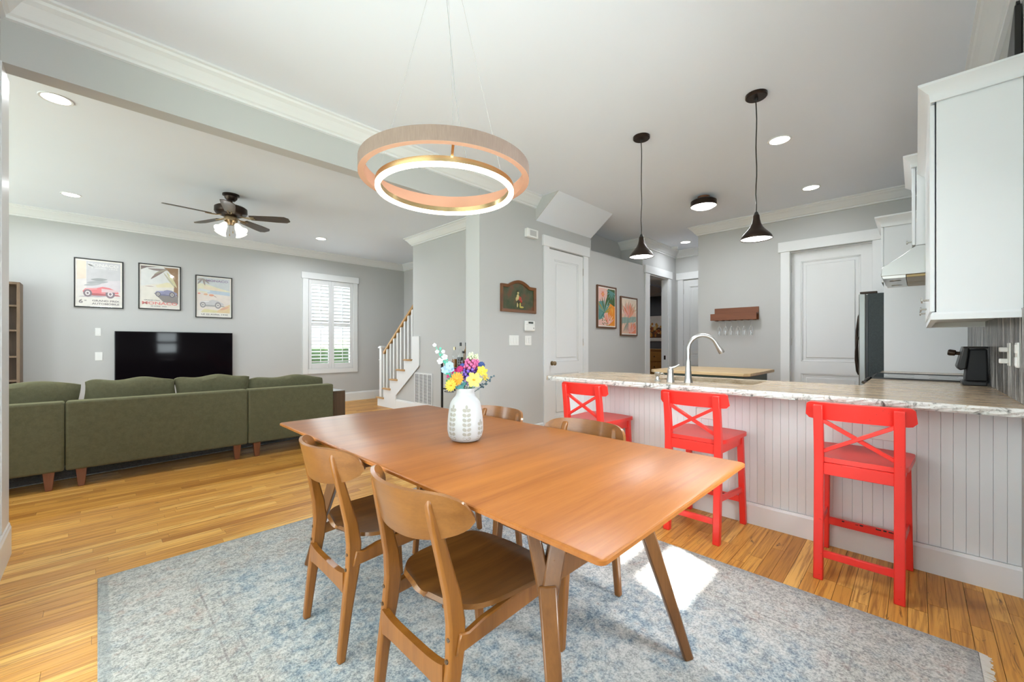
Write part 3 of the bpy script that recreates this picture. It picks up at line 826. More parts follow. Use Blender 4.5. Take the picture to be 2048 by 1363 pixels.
# ------------------------------------------------------------------ kitchen: counters and cabinets
pen = thing('peninsula_cabinet', 'white beadboard peninsula below the granite bar top', 'cabinet', (3.07, 1.0, 0))
obj('body', MB().box(3.082, 3.62, YR, 2.30, 0, 0.69).box(3.082, 3.135, YR, 2.30, 0.69, 0.876).box(3.585, 3.62, YR + 0.005, 2.30, 0.69, 0.876), M_CAB, pen)
NB = 60; y = YR; bw = (2.30 - y) / NB
bb_me = mesh_of('beadboard_slat', MB().box(-0.010, 0, 0.0004, bw - 0.0004, 0, 0.876 - 0.14), M_CAB)
for i in range(NB):
    o = bpy.data.objects.new('beadboard_slat', bb_me); C.objects.link(o); o.parent = pen
    o.location = Vector((3.082, y + bw * i, 0.14)) - wloc(pen)
    b = o.modifiers.new('bevel', 'BEVEL'); b.width = 0.0009; b.segments = 1
obj('baseboard', MB().sweep([(3.07, YR), (3.07, 2.312), (3.62, 2.312)], [(0, 0), (0.018, 0), (0.018, 0.125), (0.010, 0.140), (0, 0.140)]), M_WHITE, pen)
obj('end_panel', MB().box(3.07, 3.62, 2.30, 2.312, 0.0, 0.876), M_CAB, pen)
for yo in (1.08, 0.13):
    q = obj('outlet', MB().box(3.062, 3.070, yo - 0.06, yo + 0.06, 0.66, 0.735), M_PLASTIC, pen, bev=0.003, seg=1)
    for a in (-0.045, 0.012):
        obj('socket', MB().box(3.0605, 3.063, yo + a, yo + a + 0.033, 0.675, 0.72), M_PLASTIC, q)

base2 = thing('base_cabinet', 'white base cabinet under the side counter before the range', 'cabinet', (4.0, 0, 0))
obj('body', MB().box(3.63, 4.455, YR + 0.005, 0.22, 0.10, 0.876), M_CAB, base2)
for a, b in ((3.70, 4.07), (4.08, 4.45)):
    d = obj('door', MB().box(a, b, 0.22, 0.24, 0.12, 0.70), M_CAB, base2, bev=0.004, seg=1)
    obj('knob', MB().lathe([(0.006, 0), (0.006, 0.018), (0.014, 0.022), (0.014, 0.030), (0.002, 0.032)], 14, (b - 0.05, 0.24, 0.64), (0, 1, 0)), M_NICKEL, d, smooth=True)
    e = obj('drawer', MB().box(a, b, 0.22, 0.24, 0.71, 0.865), M_CAB, base2, bev=0.004, seg=1)
    obj('knob', MB().lathe([(0.006, 0), (0.006, 0.018), (0.014, 0.022), (0.014, 0.030), (0.002, 0.032)], 14, ((a + b) / 2, 0.24, 0.79), (0, 1, 0)), M_NICKEL, e, smooth=True)
base3 = thing('base_cabinet', 'white base cabinet between the range and the fridge panel', 'cabinet', (5.53, 0, 0))
obj('body', MB().box(5.23, 5.835, YR + 0.005, 0.22, 0.10, 0.876), M_CAB, base3)
obj('door', MB().box(5.235, 5.83, 0.22, 0.24, 0.12, 0.865), M_CAB, base3, bev=0.004, seg=1)

# granite: L-shaped top with sink cut-out
GZ0, GZ1 = 0.878, 0.914
gt = thing('granite_countertop', 'L-shaped beige granite bar top with chiselled edge', 'countertop', (3.2, 1.0, GZ0))
EX = 2.785
YE = 2.345
sx0, sx1, sy0, sy1 = 3.16, 3.56, 0.80, 1.48
top = MB()
top.box(EX + 0.012, sx0, YR, YE - 0.012, GZ0, GZ1).box(sx1, 3.66, YR, YE - 0.012, GZ0, GZ1).box(sx0, sx1, YR, sy0, GZ0, GZ1).box(sx0, sx1, sy1, YE - 0.012, GZ0, GZ1)
top.box(3.66, 4.455, YR, 0.262, GZ0, GZ1)
obj('slab', top, M_GRANITE, gt)
random.seed(21)
path = []
n = 90
for i in range(n + 1):
    path.append((EX + 0.012, YR + (YE - 0.05 - YR) * i / n))
for k in range(1, 7):
    a = k / 7 * math.pi / 2
    path.append((EX + 0.012 + 0.05 * (1 - math.cos(a)) , YE - 0.062 + 0.05 * math.sin(a)))
for i in range(30):
    path.append((EX + 0.07 + (3.66 - EX - 0.07) * i / 29, YE - 0.012))
em = MB(); vs = []; fs = []; k = 5
for i, (px, py) in enumerate(path):
    a = path[max(i - 1, 0)]; b = path[min(i + 1, len(path) - 1)]
    dx, dy = b[0] - a[0], b[1] - a[1]; l = math.hypot(dx, dy); nx, ny = -dy / l, dx / l
    for q in range(k):
        z = GZ1 - (GZ1 - GZ0 + 0.002) * q / (k - 1)
        o = 0.012 + random.uniform(-0.004, 0.004) - (0.006 if q in (0, k - 1) else 0)
        vs.append((px + nx * o, py + ny * o, z))
for i in range(len(path) - 1):
    for q in range(k - 1):
        fs.append((i * k + q, (i + 1) * k + q, (i + 1) * k + q + 1, i * k + q + 1))
# top lip
b0 = len(vs)
for px, py in path: vs.append((px, py, GZ1)); vs.append((px, py, GZ0))
for i in range(len(path) - 1):
    fs.append((b0 + 2 * i, b0 + 2 * i + 2, (i + 1) * k, i * k)); fs.append((b0 + 2 * i + 1, b0 + 2 * i + 3, (i + 1) * k + k - 1, i * k + k - 1))
em.add(vs, fs)
obj('chiselled_edge', em, M_GEDGE, gt, smooth=False)
obj('backsplash_lip', MB().box(3.05, 4.455, YR, YR + 0.004, GZ1, GZ1 + 0.004), M_GRANITE, gt)
g3 = obj('granite_countertop', MB().box(5.225, 5.838, YR, 0.262, GZ0, GZ1), M_GRANITE, bev=0.003, seg=1)
tag(g3, 'short granite counter between range and fridge panel', 'countertop')
sink = thing('kitchen_sink', 'stainless sink set under the granite behind the faucet', 'sink', (3.36, 1.14, 0.7))
sk = MB()
sk.box(sx0 - 0.02, sx0, sy0 - 0.02, sy1 + 0.02, 0.70, GZ0 - 0.001).box(sx1, sx1 + 0.02, sy0 - 0.02, sy1 + 0.02, 0.70, GZ0 - 0.001).box(sx0, sx1, sy0 - 0.02, sy0, 0.70, GZ0 - 0.001).box(sx0, sx1, sy1, sy1 + 0.02, 0.70, GZ0 - 0.001).box(sx0, sx1, sy0, sy1, 0.70, 0.712)
obj('basin', sk, M_STEEL, sink)
obj('drain', MB().lathe([(0.001, 0), (0.045, 0), (0.045, 0.004), (0.03, 0.003), (0.001, 0.002)], 20, (3.36, 1.14, 0.712)), M_NICKEL, sink, smooth=True)

# faucet set
fx, fy = 3.03, 1.185
fa = thing('kitchen_faucet', 'brushed steel gooseneck faucet with pull-down head', 'faucet', (fx, fy, GZ1))
obj('base', MB().lathe([(0.001, 0), (0.030, 0), (0.030, 0.010), (0.024, 0.03), (0.019, 0.12), (0.0165, 0.16), (0.001, 0.16)], 24, (fx, fy, GZ1)), M_STEEL, fa, smooth=True)
neck = [(fx, fy, GZ1 + 0.10), (fx, fy, GZ1 + 0.215)]
hx, hyv = 0.60, -0.80
rr = 0.100
for i in range(0, 17):
    a = math.pi * (1 - i / 16 * 0.86)
    cxx = rr + rr * math.cos(a)
    neck.append((fx + hx * cxx, fy + hyv * cxx, GZ1 + 0.245 + rr * math.sin(a)))
obj('neck', MB().tube(neck, 0.0135, 14), M_STEEL, fa, smooth=True)
e0 = Vector(neck[-1]); ed = (Vector(neck[-1]) - Vector(neck[-2])).normalized()
obj('spray_head', MB().lathe([(0.001, -0.01), (0.0145, -0.01), (0.016, 0.02), (0.020, 0.05), (0.0215, 0.075), (0.019, 0.082), (0.001, 0.082)], 20, e0, ed), M_STEEL, fa, smooth=True)
lx, ly = 2.99, 1.30
lv = thing('faucet_handle', 'brushed steel faucet lever handle beside the gooseneck', 'faucet handle', (lx, ly, GZ1))
obj('body', MB().lathe([(0.001, 0), (0.028, 0), (0.028, 0.008), (0.024, 0.02), (0.021, 0.075), (0.0225, 0.085), (0.019, 0.10), (0.010, 0.110), (0.001, 0.112)], 22, (lx, ly, GZ1)), M_STEEL, lv, smooth=True)
obj('lever', MB().tube([(lx, ly, GZ1 + 0.098), (lx + 0.02, ly - 0.03, GZ1 + 0.112), (lx + 0.032, ly - 0.055, GZ1 + 0.128)], [0.009, 0.0075, 0.008], 10), M_STEEL, lv, smooth=True)
sxx, syy = 3.0, 1.405
sd = thing('soap_dispenser', 'short brushed steel soap dispenser left of the faucet handle', 'soap dispenser', (sxx, syy, GZ1))
obj('collar', MB().lathe([(0.001, 0), (0.024, 0), (0.022, 0.006), (0.015, 0.010), (0.013, 0.035), (0.001, 0.035)], 18, (sxx, syy, GZ1)), M_STEEL, sd, smooth=True)
obj('pump_head', MB().lathe([(0.012, 0.033), (0.020, 0.045), (0.022, 0.062), (0.018, 0.068), (0.001, 0.068)], 18, (sxx, syy, GZ1)).tube([(sxx, syy, GZ1 + 0.052), (sxx + 0.05, syy - 0.02, GZ1 + 0.056), (sxx + 0.062, syy - 0.025, GZ1 + 0.045)], 0.005, 8), M_STEEL, sd, smooth=True)

# backsplash + outlets
bs = struct('wall_backsplash', MB().box(2.95, 5.838, YR, YR + 0.008, GZ1 + 0.004, 1.36).box(4.455, 5.225, YR, YR + 0.008, 1.36, 1.72), M_SPLASH, 'silver streaked glass backsplash behind the coffee machine', 'backsplash')
for i, (xa, xb) in enumerate(((3.29, 3.37), (3.05, 3.13))):
    q = obj('wall_outlet', MB().box(xa, xb, YR + 0.008, YR + 0.016, 1.08, 1.20), M_PLASTIC, bev=0.003, seg=1)
    tag(q, ('white outlet on the silver backsplash with two plugs in it', 'white switch plate on the silver backsplash nearest the cabinet end')[i], ('outlet', 'switch plate')[i])
    if i == 0:
        for z in (1.105, 1.165):
            obj('plug', MB().box(xa + 0.02, xb - 0.02, YR + 0.016, YR + 0.046, z - 0.012, z + 0.012), M_PLASTIC, q, bev=0.003, seg=1)
    else:
        for z in (1.11, 1.17):
            obj('rocker', MB().box(xa + 0.025, xb - 0.025, YR + 0.016, YR + 0.020, z - 0.02, z + 0.02), M_PLASTIC, q)

# upper cabinets
def crown_on(t, path, z0, z1, o):
    h = z1 - z0
    obj('crown', MB().sweep(path, [(0, z0), (0.010, z0), (0.012, z0 + 0.2 * h), (0.3 * o, z0 + 0.45 * h), (0.75 * o, z0 + 0.72 * h), (o, z0 + 0.86 * h), (o, z1), (0, z1)]), M_CAB, t, bev=0.0015, seg=1)
uc = thing('upper_cabinet', 'tall white upper cabinet nearest the camera over the side counter', 'cabinet', (3.7, -0.2, 1.34))
obj('body', MB().box(3.03, 4.445, YR + 0.001, -0.075, 1.355, 2.45), M_CAB, uc)
obj('end_panel', MB().box(3.018, 3.03, YR + 0.001, -0.072, 1.352, 2.445), M_CAB, uc, bev=0.002, seg=1)
for a, b, kx in ((3.035, 3.53, 3.09), (3.535, 3.93, 3.86), (3.935, 4.44, 4.38)):
    d = obj('door', MB().box(a, b, -0.068, -0.048, 1.36, 2.43), M_CAB, uc, bev=0.003, seg=1)
    obj('knob', MB().lathe([(0.0055, 0), (0.0055, 0.022), (0.015, 0.025), (0.015, 0.031), (0.002, 0.033)], 16, (kx, -0.048, 1.425), (0, 1, 0)), M_NICKEL, d, smooth=True)
obj('light_rail', MB().sweep([(3.012, YR + 0.002), (3.012, -0.058), (4.445, -0.058), (4.445, YR + 0.002)], [(-0.020, 1.318), (0.006, 1.318), (0.006, 1.345), (0, 1.356), (-0.020, 1.356)]), M_CAB, uc)
crown_on(uc, [(3.012, YR + 0.002), (3.012, -0.060), (4.45, -0.060)], 2.43, 2.518, 0.055)
hc = thing('hood_cabinet', 'short white cabinet above the steel range hood', 'cabinet', (4.84, -0.2, 1.96))
obj('body', MB().box(4.46, 5.22, YR + 0.001, 0.000, 1.962, 2.58), M_CAB, hc)
for a, b, kx in ((4.463, 4.838, 4.80), (4.842, 5.217, 4.88)):
    d = obj('door', MB().box(a, b, 0.006, 0.026, 1.965, 2.565), M_CAB, hc, bev=0.003, seg=1)
    obj('knob', MB().lathe([(0.0055, 0), (0.0055, 0.022), (0.015, 0.025), (0.015, 0.031), (0.002, 0.033)], 16, (4.52 if a < 4.6 else 5.16, 0.026, 2.00), (0, 1, 0)), M_NICKEL, d, smooth=True)
crown_on(hc, [(4.455, YR + 0.002), (4.455, 0.020), (5.225, 0.020), (5.225, YR + 0.002)], 2.565, 2.655, 0.055)

# range hood
rh = thing('range_hood', 'brushed steel wedge range hood under the short cabinet', 'range hood', (4.84, -0.05, 1.70))
obj('canopy', MB().prism([(YR + 0.002, 1.962), (0.000, 1.962), (0.075, 1.90), (0.200, 1.812), (0.205, 1.742), (YR + 0.002, 1.742)], 'x', 4.462, 5.218), M_STEEL, rh, bev=0.003, seg=1)
obj('control_strip', MB().prism([(0.060, 1.720), (0.192, 1.722), (0.200, 1.7425), (0.060, 1.7425)], 'x', 4.465, 5.215), M_NICKEL, rh)
M_FILTER = plain('hood_filter_bronze', (0.30, 0.22, 0.11), 0.4, 0.9)
for a, b in ((4.48, 4.835), (4.845, 5.20)):
    obj('grease_filter', MB().box(a, b, YR + 0.05, 0.058, 1.722, 1.7425), M_FILTER, rh, bev=0.002, seg=1)
    m = (a + b) / 2
    obj('hood_lamp', MB().lathe([(0.001, -0.004), (0.030, -0.004), (0.036, 0.0), (0.036, 0.006), (0.001, 0.006)], 20, (m, 0.125, 1.719)), M_NICKEL, rh, smooth=True)
for i in range(3):
    obj('button', MB().cyl((4.60 + 0.05 * i, 0.203, 1.772), (4.60 + 0.05 * i, 0.212, 1.772), 0.008, 0.008, 12), M_NICKEL, rh, smooth=True)

# range
rg = thing('kitchen_range', 'black glass-topped range with dark front handle', 'range', (4.84, 0, 0))
obj('body', MB().box(4.46, 5.22, YR + 0.01, 0.235, 0.02, 0.905), M_BLACKPL, rg)
obj('cooktop', MB().box(4.458, 5.222, YR + 0.06, 0.265, 0.907, 0.922), plain('cooktop_glass', (0.01, 0.01, 0.011), 0.03), rg, bev=0.003, seg=1)
obj('trim', MB().box(4.456, 4.462, YR + 0.06, 0.270, 0.908, 0.926).box(5.218, 5.224, YR + 0.06, 0.270, 0.908, 0.926).box(4.456, 5.224, 0.262, 0.270, 0.908, 0.926), M_BLACK, rg)
obj('oven_door', MB().box(4.465, 5.215, 0.235, 0.262, 0.18, 0.80), M_BLACKPL, rg, bev=0.006, seg=1)
obj('control_panel', MB().box(4.465, 5.215, 0.235, 0.272, 0.81, 0.905), M_DARKGREY, rg, bev=0.006, seg=1)
obj('handle', MB().tube([(4.50, 0.262, 0.868), (4.50, 0.305, 0.872), (4.53, 0.318, 0.874), (5.15, 0.318, 0.874), (5.18, 0.305, 0.872), (5.18, 0.262, 0.868)], 0.013, 10), M_BRONZE, rg, smooth=True)
for i, (bx, by) in enumerate(((4.66, 0.10), (5.03, 0.10), (4.66, -0.16), (5.03, -0.16))):
    obj('burner_ring', MB().ring([(0.085, 0.9221), (0.088, 0.9221), (0.088, 0.9225), (0.085, 0.9225)], 40, (bx, by, 0)), M_DARKGREY, rg)

# coffee machine
cm = thing('coffee_machine', 'dark grey coffee machine standing against the silver backsplash', 'coffee maker', (4.25, -0.26, GZ1))
obj('drip_base', MB().box(4.14, 4.34, YR + 0.020, -0.222, GZ1, GZ1 + 0.03), M_BLACKPL, cm, bev=0.006)
obj('body', MB().prism([(YR + 0.015, GZ1 + 0.03), (-0.235, GZ1 + 0.03), (-0.240, GZ1 + 0.10), (-0.252, GZ1 + 0.245), (YR + 0.020, GZ1 + 0.250)], 'x', 4.14, 4.34), M_DARKGREY, cm, bev=0.010)
obj('brew_head', MB().prism([(-0.255, GZ1 + 0.262), (-0.225, GZ1 + 0.258), (-0.196, GZ1 + 0.125), (-0.210, GZ1 + 0.100), (-0.240, GZ1 + 0.112)], 'x', 4.13, 4.35), M_BLACKPL, cm, bev=0.008)
obj('spout_knob', MB().lathe([(0.001, 0), (0.012, 0), (0.012, 0.018), (0.020, 0.022), (0.022, 0.050), (0.017, 0.058), (0.001, 0.060)], 18, (4.24, -0.215, GZ1 + 0.215), (0, 1, 0.15)), M_BRONZE, cm, smooth=True)
obj('lid', MB().box(4.13, 4.35, YR + 0.015, -0.225, GZ1 + 0.250, GZ1 + 0.264), M_BLACKPL, cm, bev=0.006)

# fridge enclosure
fp = thing('fridge_surround', 'tall white cabinet surround with crown around the fridge', 'cabinet', (6.2, 0, 0))
obj('side_panel', MB().box(5.84, 5.862, YR + 0.001, 0.245, 0, 2.45), M_CAB, fp, bev=0.002, seg=1)
obj('side_panel', MB().box(6.690, 6.709, YR + 0.001, 0.245, 0, 2.45), M_CAB, fp, bev=0.002, seg=1)
obj('body', MB().box(5.863, 6.690, YR + 0.001, 0.240, 1.84, 2.45), M_CAB, fp)
for a, b in ((5.845, 6.273), (6.277, 6.705)):
    obj('door', MB().box(a, b, 0.247, 0.267, 1.85, 2.43), M_CAB, fp, bev=0.003, seg=1)
crown_on(fp, [(5.834, YR + 0.002), (5.834, 0.255), (6.705, 0.255)], 2.43, 2.54, 0.062)
M_FRSIDE = (lambda t: (t.set(color=t.mix(t.noise(t.coord(), 60, 4, 0.7), (0.006, 0.011, 0.012), (0.045, 0.060, 0.062)), rough=0.38, spec=0.3), t.bump(t.noise(t.coord(), 110, 2), 0.4, 0.003), t.m)[2])(NT('fridge_side_texture'))
M_FRDOOR = plain('fridge_stainless', (0.30, 0.31, 0.30), 0.38, 0.8)
fr = thing('refrigerator', 'stainless fridge with dark textured side in the white surround', 'fridge', (6.27, 0, 0))
obj('body', MB().box(5.872, 6.682, YR + 0.03, 0.375, 0.02, 1.745), M_FRSIDE, fr, bev=0.008)
obj('gasket', MB().box(5.880, 6.674, 0.375, 0.392, 0.04, 1.735), M_BLACKPL, fr)
for a, b, hx_ in ((5.872, 6.274, 6.235), (6.280, 6.682, 6.32)):
    d = obj('door', MB().box(a, b, 0.392, 0.452, 0.62, 1.745), M_FRDOOR, fr, bev=0.010)
    pts = [(hx_, 0.452, 0.80), (hx_, 0.478, 0.86), (hx_, 0.497, 1.02), (hx_, 0.500, 1.18), (hx_, 0.497, 1.36), (hx_, 0.478, 1.52), (hx_, 0.452, 1.58)]
    obj('handle', MB().tube(pts, 0.011, 10), M_BRONZE, d, smooth=True)
d = obj('freezer_drawer', MB().box(5.872, 6.682, 0.392, 0.452, 0.06, 0.61), M_STEEL, fr, bev=0.010)
obj('handle', MB().tube([(5.97, 0.452, 0.53), (5.99, 0.497, 0.53), (6.56, 0.497, 0.53), (6.58, 0.452, 0.53)], 0.011, 10), M_BRONZE, d, smooth=True)
obj('hinge_cover', MB().box(5.876, 5.95, 0.30, 0.442, 1.745, 1.768), M_BRONZE, fr, bev=0.005)
obj('side_bow_handle', MB().tube([(5.885, 0.452, 0.86), (5.885, 0.468, 0.90), (5.885, 0.479, 1.02), (5.885, 0.477, 1.12), (5.885, 0.462, 1.24), (5.885, 0.452, 1.28)], 0.008, 8), M_BRONZE, fr, smooth=True)

# dark panel propped on top of the near cabinet
sp = thing('propped_panel', 'black angled panel propped on top of the tall white cabinet', 'panel', (3.2, YR + 0.03, 2.518))
obj('board', MB().prism([(3.04, 2.5195), (3.45, 2.5195), (3.28, 2.64), (3.075, 2.772), (3.04, 2.79)], 'y', YR + 0.004, YR + 0.026), M_BLACK, sp, bev=0.002, seg=1)
obj('edge_strip', MB().bar((3.452, YR + 0.015, 2.528), (3.042, YR + 0.015, 2.800), 0.024, 0.012, up=(0, 1, 0)), M_DARKGREY, sp)
obj('top_board', MB().box(3.03, 4.445, YR + 0.002, -0.07, 2.45, 2.5175), M_CAB, uc)

# ------------------------------------------------------------------ kitchen island
isl = thing('kitchen_island', 'dark green kitchen island table with butcher-block top', 'island', (5.11, 1.70, 0))
M_GREEN = plain('dark_green_paint', (0.018, 0.045, 0.030), 0.45)
M_BLOCK = wood('island_block', (0.45, 0.30, 0.14), (0.60, 0.43, 0.23), 'y', 0.35, 2)
ix0, ix1, iy0, iy1 = 4.57, 5.65, 1.19, 2.24
top = MB().prism([(ix0 + 0.05, iy0), (ix1 - 0.05, iy0), (ix1, iy0 + 0.05), (ix1, iy1 - 0.05), (ix1 - 0.05, iy1), (ix0 + 0.05, iy1), (ix0, iy1 - 0.05), (ix0, iy0 + 0.05)], 'z', 0.868, 0.90)
obj('top', top, M_BLOCK, isl, bev=0.004, seg=1)
obj('apron', MB().box(ix0 + 0.07, ix1 - 0.07, iy0 + 0.07, iy1 - 0.07, 0.74, 0.867), M_GREEN, isl, bev=0.003, seg=1)
for a, b in ((ix0 + 0.07, iy0 + 0.07), (ix1 - 0.14, iy0 + 0.07), (ix0 + 0.07, iy1 - 0.14), (ix1 - 0.14, iy1 - 0.14)):
    obj('leg', MB().box(a, a + 0.07, b, b + 0.07, 0, 0.74), M_GREEN, isl, bev=0.004, seg=1)
obj('lower_shelf', MB().box(ix0 + 0.09, ix1 - 0.09, iy0 + 0.09, iy1 - 0.09, 0.20, 0.225), M_BLOCK, isl)

# wine-glass rack on the end wall
rk = thing('glass_rack', 'reddish wooden wall rack holding upside-down stemware', 'rack', (6.6, 1.93, 1.55))
obj('back_board', MB().box(XK - 0.020, XK, 1.617, 2.216, 1.555, 1.743), M_RACK, rk, bev=0.002, seg=1)
obj('front_board', MB().box(XK - 0.135, XK - 0.118, 1.617, 2.240, 1.555, 1.655), M_RACK, rk, bev=0.002, seg=1)
obj('shelf', MB().box(XK - 0.118, XK - 0.020, 1.617, 2.216, 1.640, 1.655), M_RACK, rk)
for i in range(7):
    yk = 1.66 + i * 0.0855
    obj('slot_rail', MB().box(XK - 0.117, XK - 0.021, yk - 0.013, yk + 0.013, 1.548, 1.560), M_RACK, rk)
gl_me = None
for i in range(6):
    yk = 1.7027 + i * 0.0855
    if gl_me is None:
        gl_me = mesh_of('wine_glass', MB().lathe([(0.001, 0.0), (0.030, 0.0), (0.030, -0.002), (0.004, -0.005), (0.0035, -0.09), (0.012, -0.105), (0.024, -0.135), (0.027, -0.17), (0.023, -0.235), (0.021, -0.235), (0.025, -0.17), (0.022, -0.136), (0.009, -0.108), (0.001, -0.104)], 18), M_STEMWARE, True)
    o = bpy.data.objects.new('wine_glass', gl_me); C.objects.link(o); o.location = (XK - 0.070, yk, 1.5645)
    tag(o, 'clear stemmed glass hanging in the wooden wall rack, ' + ('rightmost of six', 'second from the right', 'third from the right', 'third from the left', 'second from the left', 'leftmost of six')[i], 'wine glass', 'glasses hanging in the wall rack')

# ------------------------------------------------------------------ ceiling lights
WARM = (0.92, 0.965, 1.0)
def downlight(x, y, label, power, z=CEIL, spread=165):
    t = thing('recessed_light', label, 'ceiling light', (x, y, z), group='round recessed ceiling lights')
    obj('trim_ring', MB().ring([(0.078, z), (0.095, z), (0.092, z - 0.006), (0.078, z - 0.004)], 36, (x, y, 0)), M_WHITE, t, smooth=True)
    obj('diffuser', MB().lathe([(0.001, 0.0), (0.078, 0.0), (0.078, -0.003), (0.001, -0.003)], 32, (x, y, z)), M_BULB, t)
    lamp_disk('bulb', t, (x, y, z - 0.012), power, WARM, 0.15, spread)
PWR = 22
downlight(4.36, 0.886, 'recessed light over the side counter, nearest the white upper cabinet', PWR * 0.45)
downlight(5.941, 0.889, 'recessed light in the kitchen ceiling nearest the door by the fridge', PWR * 0.16)
downlight(7.499, 2.982, 'recessed light in the hall ceiling', PWR * 0.35)
downlight(-0.22, 4.629, 'recessed living room light closest to the header beam', PWR)
downlight(-0.23, 7.459, 'recessed living room light above the leftmost poster', PWR)
downlight(2.757, 7.434, 'recessed living room light nearest the shuttered window', PWR * 1.3)
downlight(1.95, 0.80, 'added recessed light out of view, brightening the floor by the bar', 13, CEIL, 115)  # added fill lamp above the view, lifts the floor near the stools
def pendant(x, y, label):
    t = thing('pendant_lamp', label, 'pendant lamp', (x, y, CEIL), group='bronze pendants over the bar')
    obj('canopy', MB().lathe([(0.001, 0), (0.072, 0), (0.072, -0.020), (0.066, -0.026), (0.001, -0.027)], 32, (x, y, CEIL)), M_BRONZE, t, smooth=True)
    obj('strain_relief', MB().lathe([(0.010, -0.026), (0.012, -0.034), (0.008, -0.050), (0.001, -0.051)], 14, (x, y, CEIL)), M_BLACK, t, smooth=True)
    pts = [(x + 0.0035 * math.sin(i * 1.7), y + 0.003 * math.cos(i * 1.3), 3.01 - (3.01 - 2.165) * i / 12) for i in range(13)]
    pts[-1] = (x, y, 2.165)
    obj('cord', MB().tube(pts, 0.0040, 8), M_BLACK, t, smooth=True)
    obj('socket_cap', MB().lathe([(0.001, 2.178), (0.010, 2.176), (0.014, 2.165), (0.020, 2.150), (0.022, 2.135), (0.001, 2.135)], 20, (x, y, 0)), M_BLACK, t, smooth=True)
    out = [(0.021, 2.150), (0.024, 2.12), (0.031, 2.09), (0.046, 2.06), (0.068, 2.034), (0.088, 2.012), (0.101, 1.992), (0.106, 1.974)]
    inn = [(r - 0.004, z - 0.001) for r, z in out][::-1]
    obj('shade', MB().lathe(out + inn, 40, (x, y, 0)), M_BRONZE, t, smooth=True)
    obj('diffuser', MB().lathe([(0.001, 1.984), (0.100, 1.984), (0.100, 1.979), (0.001, 1.979)], 36, (x, y, 0)), M_BULB, t)
    lamp_disk('bulb', t, (x, y, 1.972), 9, WARM, 0.18, 160)
pendant(3.419, 1.75, 'dark bronze cone pendant over the bar, nearer the closet door')
pendant(3.445, 0.848, 'dark bronze cone pendant over the bar, nearer the white cabinets')
t = thing('flush_ceiling_lamp', 'dark bronze drum flush ceiling lamp over the island', 'ceiling lamp', (5.353, 1.904, CEIL))
obj('canopy', MB().lathe([(0.001, 0), (0.070, 0), (0.070, -0.028), (0.001, -0.030)], 30, (5.353, 1.904, CEIL)), plain('copper_tone', (0.30, 0.14, 0.08), 0.35, 0.8), t, smooth=True)
obj('shade', MB().lathe([(0.035, -0.028), (0.120, -0.040), (0.150, -0.060), (0.152, -0.125), (0.148, -0.125), (0.145, -0.064), (0.118, -0.046), (0.035, -0.034)], 40, (5.353, 1.904, CEIL)), M_BRONZE, t, smooth=True)
obj('diffuser', MB().lathe([(0.001, -0.150), (0.05, -0.150), (0.11, -0.142), (0.145, -0.122), (0.145, -0.112), (0.001, -0.112)], 36, (5.353, 1.904, CEIL)), M_BULB, t, smooth=True)
obj('finial', MB().lathe([(0.001, -0.158), (0.006, -0.156), (0.007, -0.149), (0.001, -0.148)], 12, (5.353, 1.904, CEIL)), M_BRONZE, t, smooth=True)
lamp_disk('bulb', t, (5.353, 1.904, CEIL - 0.165), 22, WARM, 0.25, 180)
t = obj('smoke_detector', MB().lathe([(0.001, 0), (0.062, 0), (0.062, -0.018), (0.052, -0.034), (0.001, -0.036)], 28, (7.736, 3.284, CEIL)), M_PLASTIC, smooth=True)
tag(t, 'round white smoke detector on the hall ceiling', 'smoke detector')

# two-ring chandelier
RX, RY = 1.12, 1.53
ch = thing('ring_chandelier', 'two-ring chandelier with linen outer band and glowing brass inner ring', 'chandelier', (RX, RY, CEIL))
obj('canopy', MB().lathe([(0.001, 0), (0.075, 0), (0.075, -0.028), (0.001, -0.030)], 32, (RX, RY, CEIL)), M_BRASS, ch, smooth=True)
ZO0, ZO1 = 1.936, 1.994
obj('linen_band', MB().ring([(0.355, ZO0), (0.379, ZO0), (0.379, ZO1), (0.375, ZO1), (0.375, ZO0 + 0.004), (0.359, ZO0 + 0.004), (0.359, ZO1), (0.355, ZO1)], 96, (RX, RY, 0)), M_LINEN, ch, smooth=True)
ZI0 = 1.876
obj('inner_glow_lining', MB().ring([(0.3535, ZO0), (0.355, ZO0), (0.355, ZO1), (0.3535, ZO1)], 96, (RX, RY, 0)), plain('peach_glow_lining', (0.47, 0.245, 0.16), 0.8), ch, smooth=True)  # peach lining, its warm tone also standing in for LED glow
obj('lower_rim', MB().ring([(0.3535, ZO0 - 0.0008), (0.379, ZO0 - 0.0008), (0.379, ZO0 - 0.0001), (0.3535, ZO0 - 0.0001)], 96, (RX, RY, 0)), plain('peach_glow_rim', (0.46, 0.28, 0.195), 0.8), ch, smooth=True)  # LED glow on the band's bottom edge, put into the colour
inner = obj('brass_ring', MB().ring([(0.286, ZI0 + 0.015), (0.308, ZI0 + 0.015), (0.308, ZI0 + 0.038), (0.286, ZI0 + 0.038)], 96, (RX, RY, 0)), M_BRASS, ch, smooth=True)
obj('led_strip', MB().ring([(0.289, ZI0 + 0.002), (0.3065, ZI0 + 0.002), (0.3095, ZI0 + 0.007), (0.3090, ZI0 + 0.015), (0.287, ZI0 + 0.015)], 96, (RX, RY, 0)), M_LED, inner, smooth=True)
lamp_o = bpy.data.lights.new('ring_glow', 'POINT')
